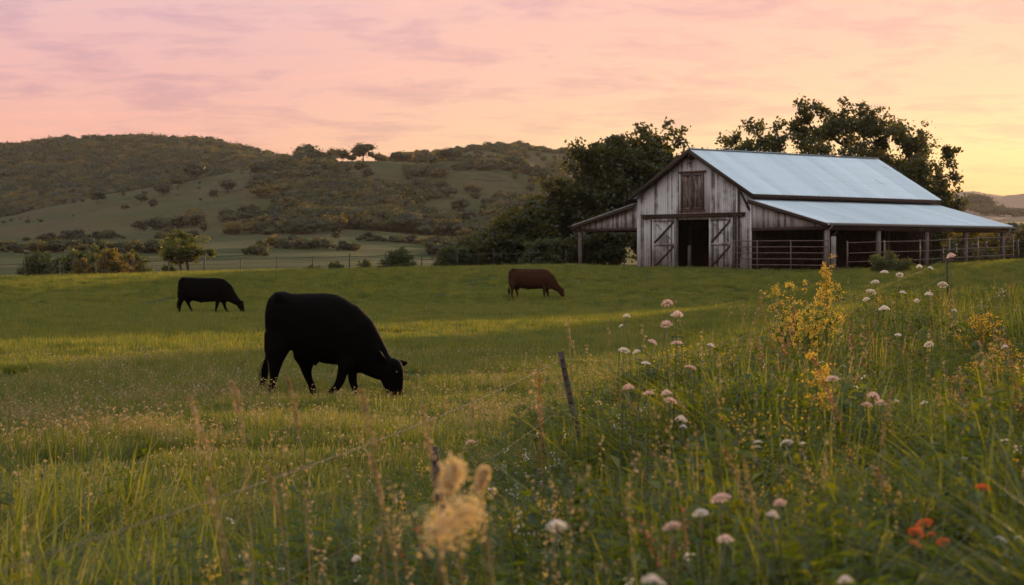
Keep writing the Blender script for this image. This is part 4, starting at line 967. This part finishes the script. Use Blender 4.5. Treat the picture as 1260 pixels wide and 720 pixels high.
FL = [(821,373,12,14,'pink','topmost pink flower of the tall cluster right of the leaning post'),(833,387,11.5,14,'pink','second highest pink flower in the tall cluster'),(820,399,11.5,14,'pink','third pink flower down the tall cluster'),
 (803,421,12,12,'pink','pink flower left in the mid row of the tall cluster'),(833,422,12,12,'pink','pink flower right in the mid row of the tall cluster'),(768,431,11,12,'white','white flower leftmost of the tall cluster'),(783,433,12.5,8,'white','tiny white flower beside the leftmost of the cluster'),
 (795,447,11,12,'white','round white flower below the tall cluster row'),(773,477,10,14,'pink','pale pink flower lower left of the cluster'),(798,484,10,14,'pink','peach flower lower middle of the cluster'),(850,452,11,12,'pink','pink flower out to the right of the cluster'),
 (820,484,10.5,13,'pink','pink flower above a paired flower low in the cluster'),(825,493,10,14,'pink','lower flower of the touching pink pair'),(838,516,10,13,'white','white flower at the foot of the cluster'),(841,525,10.5,9,'white','small white flower tucked below the cluster foot'),(875,425,13,9,'white','small white flower right of the tall cluster'),
 (771,389,16,9,'white','thin white flower left of the tall cluster top'),(764,401,16,6,'white','tiny white flower left of and under the thin one'),
 (887,613,7.2,21,'pink','large soft pink flower low in the centre right weeds'),(862,632,7,18,'white','soft white flower left of the large soft pink one'),(827,648,6.6,23,'pink','wide peach flower near the lower middle edge'),(893,664,6.8,18,'pink','blurred pink flower below the large soft pink one'),
 (685,647,6,26,'white','flat cream flower low in the middle'),(960,619,7,16,'pink','pink flower right of the large soft pink one'),(951,634,7,16,'white','white flower touching the pink one at lower centre right'),(933,544,9,10,'white','small white flower left of a lone pair'),(932,550,9,8,'white','lower small white flower of a lone pair'),(968,545,9,13,'white','round white flower in the mid weeds'),(988,546,9,8,'white','little white flower beside the round one'),
 (1075,487,10.5,14,'pink','pink flower top of the mid right group'),(1067,498,10.5,13,'pink','pink flower lower left in the mid right group'),(1084,496,10,13,'pink','pink flower centre of the mid right group'),(1102,494,11,9,'white','white flower right of the mid right group'),(1137,496,11,10,'white','pale flower farther right of the mid right group'),
 (579,544,12,10,'pink','lone small pink flower in the field grass'),(803,715,5,26,'white','cream flower cut by the bottom edge in the middle'),(1041,715,6,18,'white','white flower cut by the bottom edge at right'),(438,688,6.5,12,'white','small white flower low left of the cream plume'),
 (1232,664,8,14,'white','white flower nearest the lower right corner'),(1244,684,8,16,'white','white flower lowest in the right corner'),(1254,662,8.2,12,'white','white flower touching the right edge'),
 (1088,335,24,11,'white','bright white flower topmost in the right weeds'),(1107,338,25,9,'white','white flower beside the topmost white one'),(1077,347,23,10,'white','white flower just under the topmost white one'),(1072,359,22,11,'white','white flower third down in the right weeds'),(1066,368,22,9,'white','white flower fourth down in the right weeds'),(1088,380,20,12,'white','double white flower in the upper right weeds'),(1143,424,18,11,'white','flat white flower in the shaded right weeds'),(1237,427,17,9,'white','grey white flower near the right edge'),(1105,412,18,8,'white','small white flower in the shaded weeds left of the flat one'),(1111,360,26,7,'white','tiny white flower right of the third one down'),(1128,370,24,7,'white','tiny white flower left of the third post'),(1160,350,30,11,'white','white flower against the third fence post'),(1143,362,28,9,'white','white flower left of the third fence post foot'),(1174,382,26,7,'white','tiny white flower below the third fence post'),
 (1170,315,20,11,'pink','peach flower standing tall beside the third fence post'),(1131,328,40,8,'white','white flower on the skyline of the weeds left of the third post'),(1145,330,40,6,'white','small white flower on the weeds skyline'),
 (1210,600,8,17,'orange','orange flower alone at the lower right'),(1138,644,7.5,20,'orange','highest orange flower of the clump'),(1128,656,7.3,20,'orange','left orange flower of the clump'),(1127,669,7.2,15,'orange','lowest orange flower at the left of the clump'),(1161,667,7.4,16,'orange','right orange flower of the clump'),(1146,658,7.3,13,'orange','small orange flower in the middle of the clump'),
 (1024,466,10,15,'pink','salmon flower above the golden stalks in the weeds')]
keep = np.ones(len(x_w), bool); pxw = 630+x_w/y_w*F
for a in FL:
    dd = a[2]*(.76 if a[1] > 590 and a[0] > 600 else 1)
    if a[0] > 300: keep &= ~((np.abs(pxw-a[0]) < .16*F/y_w*.5+a[3]*.3) & (y_w < dd+.05) & (y_w > dd*.62) & (zpix(a[1]+a[3], y_w) < z_w+.95*s_w))
scatter('verge_weeds', protos, np.stack([x_w,y_w,z_w],-1)[keep], rs.uniform(0,6.28,keep.sum()), s_w[keep], idx_w[keep], tilt_w[keep])
for a in FL: flower(*a)
# pale blurred plume close to the lens and two smaller beside it
def plume(px, py, d, hpx, wpx, ang, label, mat):
    x = at(px, d); z = zpix(py, d); zb = gz(x, d); o = thing('grass_plume', label, 'grass plume', (x+.04, d, zb), 0, 'soft seed plumes in the near verge')
    top = Vector((-.04, 0, z-zb)); n = 1500; r_ = np.random.RandomState(int(px)); hh = hpx*d/F; ww = wpx*d/F
    ax = Vector((math.sin(ang), 0, math.cos(ang)))
    g = Geo(); g.tube([Vector((0,0,0)), Vector((.02,0,(z-zb)*.5)), top-ax*hh*.5, top+ax*hh*.4], [.0035,.003,.0025,.001], 5); link('stem', g.mesh('stem', [DRY], True), o)
    t = r_.uniform(-.5,.5,n); wd = ww*.5*np.sqrt(np.clip(1-(2*t)**2,0,1)); c = np.array(top)[None]+np.array(ax)[None]*(t*hh)[:,None]+r_.normal(size=(n,3))*wd[:,None]*(.25+.3*r_.rand(n)[:,None])+np.sin(t*23)[:,None]*wd[:,None]*.25
    v, f = leaf_quads(c, .0065, r_); link('seed_head', mesh('seed_head', v, [f], [mat]), o)
m_ = Mat('cream_plume'); CREAM = leafmat('cream_plume', (.62,.46,.26), (.70,.54,.32), None, .45)
plume(558,640,3.7,52,80,1.05,'large soft cream plume low in the centre of the picture',CREAM); plume(556,586,3.8,28,34,.2,'small cream tuft above the large plume',CREAM); plume(594,588,3.8,24,16,.3,'thin cream tuft right of the small tuft',CREAM)
# dry stalks near the lens
def stalk(x0, x1, y0, y1, d, label, mat=DRY, head=.3, thick=1.0, group='dry grass stalks near the lens'):
    a = Vector((at(x1,d), d, zpix(y1,d))); b = Vector((at(x0,d), d, zpix(y0,d))); zb = gz(a.x, d)
    base = Vector((a.x+(a.x-b.x)*.35, d, zb)); o = thing('grass_stalk', label, 'grass stalk', base, 0, group)
    P_ = [(1-t)**2*base+2*t*(1-t)*(a+(a-b)*.1)+t*t*b-base for t in np.linspace(0,1,12)]
    g = Geo(); g.tube(P_, np.linspace(.0024,.0009,12)*thick, 4); link('stem', g.mesh('stem', [mat], True), o)
    r_ = np.random.RandomState(int(x0)); n = 120; tt = 1-head*r_.rand(n)**1.2; P = np.stack([np.interp(tt, np.linspace(0,1,12), [q[i] for q in P_]) for i in range(3)], -1)
    wv = .0045*thick*np.sin(np.clip((1-tt)/head,0,1)*2.6+.4)
    v, f = leaf_quads(P+r_.normal(size=(n,3))*wv[:,None], .011*thick, r_); link('seed_head', mesh('seed_head', v, [f], [mat]), o)
SL = [(232,285,488,600,5.5,'leaning dry stalk in front of the big cow at left',DRY),(285,310,470,520,5.5,'short faint stalk right of the leaning dry stalk',DRY),(352,380,465,520,5.5,'faint stalk in front of the big cow hind legs',DRY),(445,478,478,620,5,'tall fuzzy stalk below the big cow head',DRY),(455,500,560,700,5,'dry stalk rising left of the cream plume',DRY),(255,290,590,720,4.8,'blurred stalk at the lower left bottom edge',DRY),
 (328,362,575,680,6,'drooping seed stalk in lower left grass',DRY),(520,540,500,585,6.2,'slim stalk right of the big cow head',DRY),(663,668,448,560,8,'reddish plumed stalk left of the leaning post',RUST),(748,752,395,470,12,'slim dry stalk between post and flowers',DRY),(700,703,395,440,14,'tiny dry stalk above the leaning post',DRY),
 (938,905,360,470,9,'pale arching stalk left of the yellow goldenrod',DRY),(1000,1060,440,560,8,'reddish stalk below the goldenrod',RUST),(1075,1112,575,622,6.5,'thick pale seed head drooping at lower right',DRY),(1098,1075,478,580,8,'slim dry stalk in the right weeds',DRY),(1190,1182,490,560,9,'dry stalk right of the mid right flowers',DRY),(915,945,560,700,6,'dry leaning stalk at lower right centre',DRY),(890,935,548,640,6.4,'second leaning dry stalk at lower right centre',DRY),(1205,1235,420,520,10,'thin dry stalk near the right edge',DRY)]
for a in SL: stalk(*a, **({'thick': 1.25} if 'thick pale' in a[5] else {}))
# goldenrod plants
def goldenrod(px, d, topy, label, wide=.5, ns=9, seed=1, fk=30):
    x = at(px, d); zb = gz(x, d); H_ = zpix(topy, d)-zb; r_ = np.random.RandomState(seed); o = thing('goldenrod', label, 'plant', (x, d, zb), 0, 'goldenrod plants in the weeds')
    gs = Geo(); gl = Geo(); gf = Geo()
    for s in range(ns):
        a = r_.uniform(0,6.28); sp_ = wide*r_.rand()**.7; h = H_*(1-.25*(sp_/wide)**2)*r_.uniform(.82,1); T_ = np.linspace(0,1,7)
        pts = np.array([(math.cos(a)*sp_*t**1.7, math.sin(a)*sp_*t**1.7*.7, h*t) for t in T_]); gs.tube(pts, np.linspace(.005,.002,7), 4)
        n = 22; tt = r_.uniform(.1,.98,n); P = np.stack([np.interp(tt, T_, pts[:,i]) for i in range(3)], -1); v, f = leaf_quads(P+r_.normal(size=(n,3))*.03, .06, r_); gl.add(v, f)
        for b in range(11):
            tb = r_.uniform(.68,1); p0 = np.array([np.interp(tb, T_, pts[:,i]) for i in range(3)]); ab = r_.uniform(0,6.28); L_ = .16*r_.uniform(.4,1)*(1.3-tb*.8)
            p1 = p0+np.array([math.cos(ab)*L_, math.sin(ab)*L_, L_*.45]); gs.tube([p0,(p0+p1)/2+[0,0,.01],p1], .0015, 3)
            k = fk; v, f = leaf_quads(p0+(p1-p0)*r_.uniform(.25,1,k)[:,None]+r_.normal(size=(k,3))*.013, .017 if fk > 10 else .011, r_); gf.add(v, f)
    link('stem', gs.mesh('stem', [STEM], True), o); link('leaves', gl.mesh('leaves', [FORB]), o); link('flower_spray', gf.mesh('flower_spray', [YELLOW]), o)
goldenrod(992, 21, 322, 'big bushy yellow goldenrod rising in front of the lean-to', .55, 20, 1, 17)
goldenrod(1018, 23, 300, 'tall slim goldenrod spire right of the big bushy one', .10, 3, 2)
goldenrod(1012, 11, 362, 'single near yellow goldenrod stem below the big bushy one', .05, 1, 3)
goldenrod(1050, 12, 470, 'goldenrod stalk among the right-hand weeds', .15, 4, 4, 6); goldenrod(1235, 18, 395, 'goldenrod by the right picture edge', .3, 8, 5, 12); goldenrod(1205, 22, 372, 'goldenrod patch left of the right edge', .3, 7, 6, 12)
goldenrod(975, 9.5, 430, 'leafy goldenrod stem below the second fence post', .10, 2, 7, 5)

# ---------------------------------------------------------------- cattle
def loft(g, rings, n=18):
    """rings: (centre, up-vector*ru, side-vector*rw)"""
    vs = []
    for c, u, s in rings:
        c = np.array(c, float); u = np.array(u, float); s = np.array(s, float)
        for k in range(n):
            a = 2*math.pi*k/n; ca, sa = math.cos(a), math.sin(a)
            vs.append(c+u*math.copysign(abs(ca)**.9, ca)+s*math.copysign(abs(sa)**.9, sa))
    m_ = len(rings); f = [(i*n+j, i*n+(j+1)%n, (i+1)*n+(j+1)%n, (i+1)*n+j) for i in range(m_-1) for j in range(n)]
    k = len(vs); vs += [np.array(rings[0][0], float), np.array(rings[-1][0], float)]
    f3 = [(k, (j+1)%n, j) for j in range(n)]+[(k+1, (m_-1)*n+j, (m_-1)*n+(j+1)%n) for j in range(n)]
    g.add2(vs, f, f3)
def limb(g, pts, n=14):
    """pts: (x, y, z, r_fore_aft, r_side) along a limb"""
    P = np.array([p_[:3] for p_ in pts], float); T_ = np.gradient(P, axis=0); rings = []
    for (q, t, p_) in zip(P, T_, pts):
        t = t/np.linalg.norm(t); s = np.array([0,1.,0]); s = s-t*s.dot(t); s /= np.linalg.norm(s); u = np.cross(t, s); rings.append((q, u*p_[3], s*p_[4]))
    loft(g, rings, n)
def cow_mesh(name, body, neck, head, legs, tail, extra, mat, vox=.02):
    g = Geo()
    loft(g, [((x, 0, (a+b)/2), (0,0,(a-b)/2), (0,hw,0)) for x, a, b, hw in body], 24)
    limb(g, neck, 20); limb(g, head, 18)
    for l_ in legs: limb(g, l_, 12)
    limb(g, tail, 8)
    for e in extra:
        if len(e[0]) == 3: loft(g, e, 10)
        else: limb(g, e, 10)
    me = g.mesh(name, [mat]); o = bpy.data.objects.new(name, me); C.objects.link(o)
    # consistent outward normals before the voxel remesh
    import bmesh
    bm = bmesh.new(); bm.from_mesh(me); bmesh.ops.recalc_face_normals(bm, faces=bm.faces); bm.to_mesh(me); bm.free()
    r_ = o.modifiers.new('r', 'REMESH'); r_.mode = 'VOXEL'; r_.voxel_size = vox; r_.use_smooth_shade = True
    s_ = o.modifiers.new('s', 'SMOOTH'); s_.factor = .5; s_.iterations = 9
    dg = bpy.context.evaluated_depsgraph_get(); ev = o.evaluated_get(dg); nm = bpy.data.meshes.new_from_object(ev)
    bpy.data.objects.remove(o); nm.name = name
    if not nm.materials: nm.materials.append(mat)
    nm.polygons.foreach_set('use_smooth', np.ones(len(nm.polygons), bool))
    return nm
def hide(name, a, b):
    m = Mat(name); p = m.coords(); f = m.noise(p, 6, 6, .7)
    mm = m.principled(m.ramp(f, [(.35, a), (.7, b)]), .85, spec=.03, normal=m.bump(m.noise(p, 90, 3, .6, sc=(.35,1,1)), .35, .01))
    pr = [q for q in m.t.nodes if q.type == 'BSDF_PRINCIPLED'][0]
    pr.inputs['Sheen Weight'].default_value = .012; pr.inputs['Sheen Tint'].default_value = (b[0]*6+.1, b[1]*6+.05, b[2]*6+.03, 1)
    return mm
BLACKH = hide('black_hide', (.0018,.0014,.0012), (.004,.003,.0025)); REDH = hide('red_brown_hide', (.026,.012,.006), (.052,.022,.011))
m_ = Mat('cow_eye'); EYEM = m_.principled((.01,.008,.006), .1, 0, .6)
def leg(x0, z0, r0, x1, z1, x2, z2, x3, y, hind):
    if hind: return [(x0,y*.8,z0+.15,r0*1.05,.13),(x0,y,z0-.08,r0,.115),((x0+x1)/2,y,(z0+z1)/2-.02,r0*.62,.085),(x1,y,z1+.03,.07,.06),(x1*.6+x2*.4,y,z1*.6+z2*.4,.052,.05),(x2,y,z2,.050,.047),(x3*.6+x2*.4,y,.075,.052,.05),(x3+.02,y,.03,.068,.06),(x3+.025,y,0,.07,.062)]
    return [(x0,y*.8,z0+.15,r0,.12),(x0,y,z0-.05,r0*.8,.10),((x0+x1)/2,y,(z0+z1)/2,r0*.55,.075),(x1,y,z1,.062,.058),(x1*.5+x2*.5,y,(z1+z2)/2-.02,.052,.05),(x2,y,z2,.049,.046),(x3,y,.07,.052,.05),(x3+.02,y,.03,.066,.06),(x3+.025,y,0,.068,.062)]
def head_parts(hx, hz, mx_, mz, sc=1.0):
    """poll at (hx, hz), muzzle at (mx_, mz)"""
    def L_(t, dx=0): return (hx+(mx_-hx)*t+dx, hz+(mz-hz)*t)
    H = []
    for t, dx, r, w_ in ((-.12,-.01,.07,.075),(0,-.005,.125,.12),(.25,0,.14,.125),(.5,0,.12,.10),(.72,.0,.095,.08),(.88,.005,.085,.082),(1.0,.005,.07,.07),(1.04,.0,.04,.045)):
        q = L_(t, dx); H.append((q[0], 0, q[1], r*sc, w_*sc))
    ears = []
    for s in (-1, 1):
        e = []
        tw, th_ = (-.03, .13) if s < 0 else (.19, .00)
        for t, r1, r2 in ((0,.03,.03),(.3,.055,.022),(.65,.06,.02),(.88,.04,.018),(1,.015,.012)):
            c_ = (hx-.035+tw*t, s*(.08+.22*t)*sc, hz+(.04 if s < 0 else -.01)+th_*t)
            e.append((c_, (r1*.35, 0, r1*.95), (r2, 0, -r2*.3)))
        ears.append(e)
    return H, ears
def ear_limb(g, pts): pass
def finish_cow(name, label, me, x, y, rz, sc, eyes, tuft_pts):
    o = thing('cow', label, 'cow', (x, y, gz(x, y)), rz, 'cattle grazing in the pasture'); o.scale = (sc,)*3
    o.location.z += .02
    link('body', me, o)
    for q in eyes:
        g = Geo(); 
        rings = [(q[0], q[1]+dy, q[2], r, r) for dy, r in ((-.014,.004),(-.008,.012),(0,.016),(.008,.012),(.014,.004))]
        limb_y(g, rings); link('eye', g.mesh('eye', [EYEM], True), o)
    r_ = np.random.RandomState(5); g = Geo(); n = 90
    a, b = np.array(tuft_pts[0]), np.array(tuft_pts[1])
    for k in range(n):
        j = r_.normal(size=3)*np.array([.022,.018,.02]); e = b+r_.normal(size=3)*np.array([.03,.02,.05]); g.tube([a+j*.3, (a+b)/2+j*1.3, e+j*.4], [.004,.004,.001], 3)
    link('tail_switch', g.mesh('tail_switch', [me.materials[0]], True), o)
    return o
def limb_y(g, rings):
    vs = [((x, y, z), (0,0,r), (r,0,0)) for x, y, z, r, _ in rings]; loft(g, vs, 10)
# big bull-like black cow
body = [(-.05,1.24,.84,.12),(.0,1.35,.72,.22),(.09,1.41,.66,.27),(.17,1.415,.66,.28),(.28,1.385,.66,.29),(.40,1.385,.56,.32),(.56,1.39,.515,.35),(.72,1.392,.49,.36),(.88,1.375,.495,.35),(1.0,1.325,.46,.33),(1.12,1.25,.42,.29),(1.24,1.12,.42,.22)]
neck = [(.82,0,.90,.44,.30),(1.0,0,.845,.42,.29),(1.16,0,.74,.36,.25),(1.32,0,.595,.27,.19),(1.45,0,.47,.205,.15),(1.55,0,.38,.15,.125)]
H, ears = head_parts(1.60, .48, 1.69, .03, 1.22)
HIPS = [[(.10,s_*.13,1.36,.05,.05),(.17,s_*.2,1.33,.075,.06),(.26,s_*.18,1.27,.05,.05)] for s_ in (-1,1)]+[[(.98,s_*.2,1.05,.10,.05),(1.06,s_*.26,.88,.15,.07),(1.10,s_*.22,.66,.11,.06)] for s_ in (-1,1)]
legs = [leg(.13,.72,.17,.10,.34,.07,.18,.05,-.17,True), leg(.42,.62,.17,.43,.33,.50,.18,.54,.17,True), leg(1.06,.50,.13,.99,.27,.90,.14,.85,-.17,False), leg(1.06,.50,.13,1.06,.27,1.10,.14,1.13,.15,False)]
tail = [(.0,0,1.25,.04,.04),(-.045,0,1.0,.028,.028),(-.05,-.02,.75,.024,.024),(-.055,-.04,.5,.022,.022)]
ext = HIPS+ears+[[(.58,0,.58,.08,.06),(.60,0,.50,.045,.035),(.605,0,.44,.02,.02)], [(.36,.0,.62,.06,.08),(.37,0,.55,.03,.05)], [(1.25,0,.52,.09,.05),(1.2,0,.40,.06,.03),(1.1,0,.385,.05,.03)]]
bigm = cow_mesh('cow_body', body, neck, H, legs, tail, ext, BLACKH, .018)
d = 28.3; x0 = at(327, d)
finish_cow('cow', 'large black cow grazing nearest in the centre left of the pasture', bigm, x0+.06, d+.1, R(-12), 1.03, [(1.73,-.145,.38),(1.73,.145,.38)], [(-.055,-.04,.52),(-.10,-.05,.20)])
# generic longer cow
body = [(-.03,1.24,.90,.10),(.04,1.36,.74,.22),(.15,1.40,.62,.27),(.32,1.41,.58,.29),(.55,1.40,.50,.33),(.85,1.39,.44,.36),(1.15,1.39,.45,.36),(1.42,1.39,.47,.33),(1.62,1.38,.44,.29),(1.78,1.33,.42,.24),(1.90,1.22,.46,.19)]
neck = [(1.5,0,.92,.44,.29),(1.70,0,.895,.42,.26),(1.88,0,.79,.35,.21),(2.05,0,.655,.225,.155),(2.20,0,.52,.17,.13),(2.32,0,.43,.135,.115)]
H, ears = head_parts(2.36, .46, 2.50, .06, 1.0)
ext = [[(q[0]*1.25, q[1], q[2]+.02, q[3], q[4]) for q in h_] for h_ in HIPS[:2]]+[[(q[0]+.62, q[1]*1.05, q[2]+.05, q[3], q[4]) for q in h_] for h_ in HIPS[2:]]+ears+[[(.85,0,.50,.07,.05),(.86,0,.41,.04,.03)], [(.38,0,.60,.12,.10),(.42,0,.50,.08,.08),(.44,0,.44,.04,.05)]]
tail = [(.0,0,1.28,.04,.04),(-.045,0,1.0,.026,.026),(-.04,-.02,.75,.022,.022),(-.03,-.03,.5,.02,.02)]
legsA = [leg(.16,.72,.18,.13,.36,.12,.18,.13,-.17,True), leg(.28,.70,.17,.32,.36,.36,.18,.42,.17,True), leg(1.62,.55,.14,1.62,.28,1.62,.14,1.63,-.16,False), leg(1.72,.55,.14,1.76,.28,1.79,.14,1.80,.16,False)]
legsB = [leg(.14,.72,.18,.08,.36,.05,.18,.03,-.17,True), leg(.26,.70,.17,.33,.36,.42,.18,.50,.17,True), leg(1.55,.55,.14,1.50,.28,1.47,.14,1.47,-.16,False), leg(1.70,.55,.14,1.76,.28,1.82,.14,1.87,.16,False)]
mA = cow_mesh('cow_body', body, neck, H, legsA, tail, ext, REDH, .022); mB_ = cow_mesh('cow_body', body, neck, H, legsB, tail, ext, BLACKH, .022)
d = 79; finish_cow('cow', 'smaller black cow grazing alone at the left', mB_, at(220.5, d), d, R(-3), .96, [(2.44,-.115,.36),(2.44,.115,.36)], [(-.03,-.03,.52),(-.04,-.04,.22)])
d = 98; finish_cow('cow', 'red-brown cow grazing in front of the barn', mA, at(627, d), d, R(-3), 1.0, [(2.44,-.115,.36),(2.44,.115,.36)], [(-.03,-.03,.52),(-.02,-.04,.22)])

# ---------------------------------------------------------------- haze
g = Geo(); g.box((-4200,-60,-60), (4200,5200,150)); hz = link('haze', g.mesh('haze')); hz['kind'] = 'stuff'
m = Mat('haze_air'); v_ = m.n('ShaderNodeVolumePrincipled'); v_.inputs['Color'].default_value = (.88,.80,.74,1); v_.inputs['Density'].default_value = .000035; v_.inputs['Anisotropy'].default_value = .25
m.l(v_.outputs[0], m.o.inputs['Volume']); hz.data.materials.append(m.m)
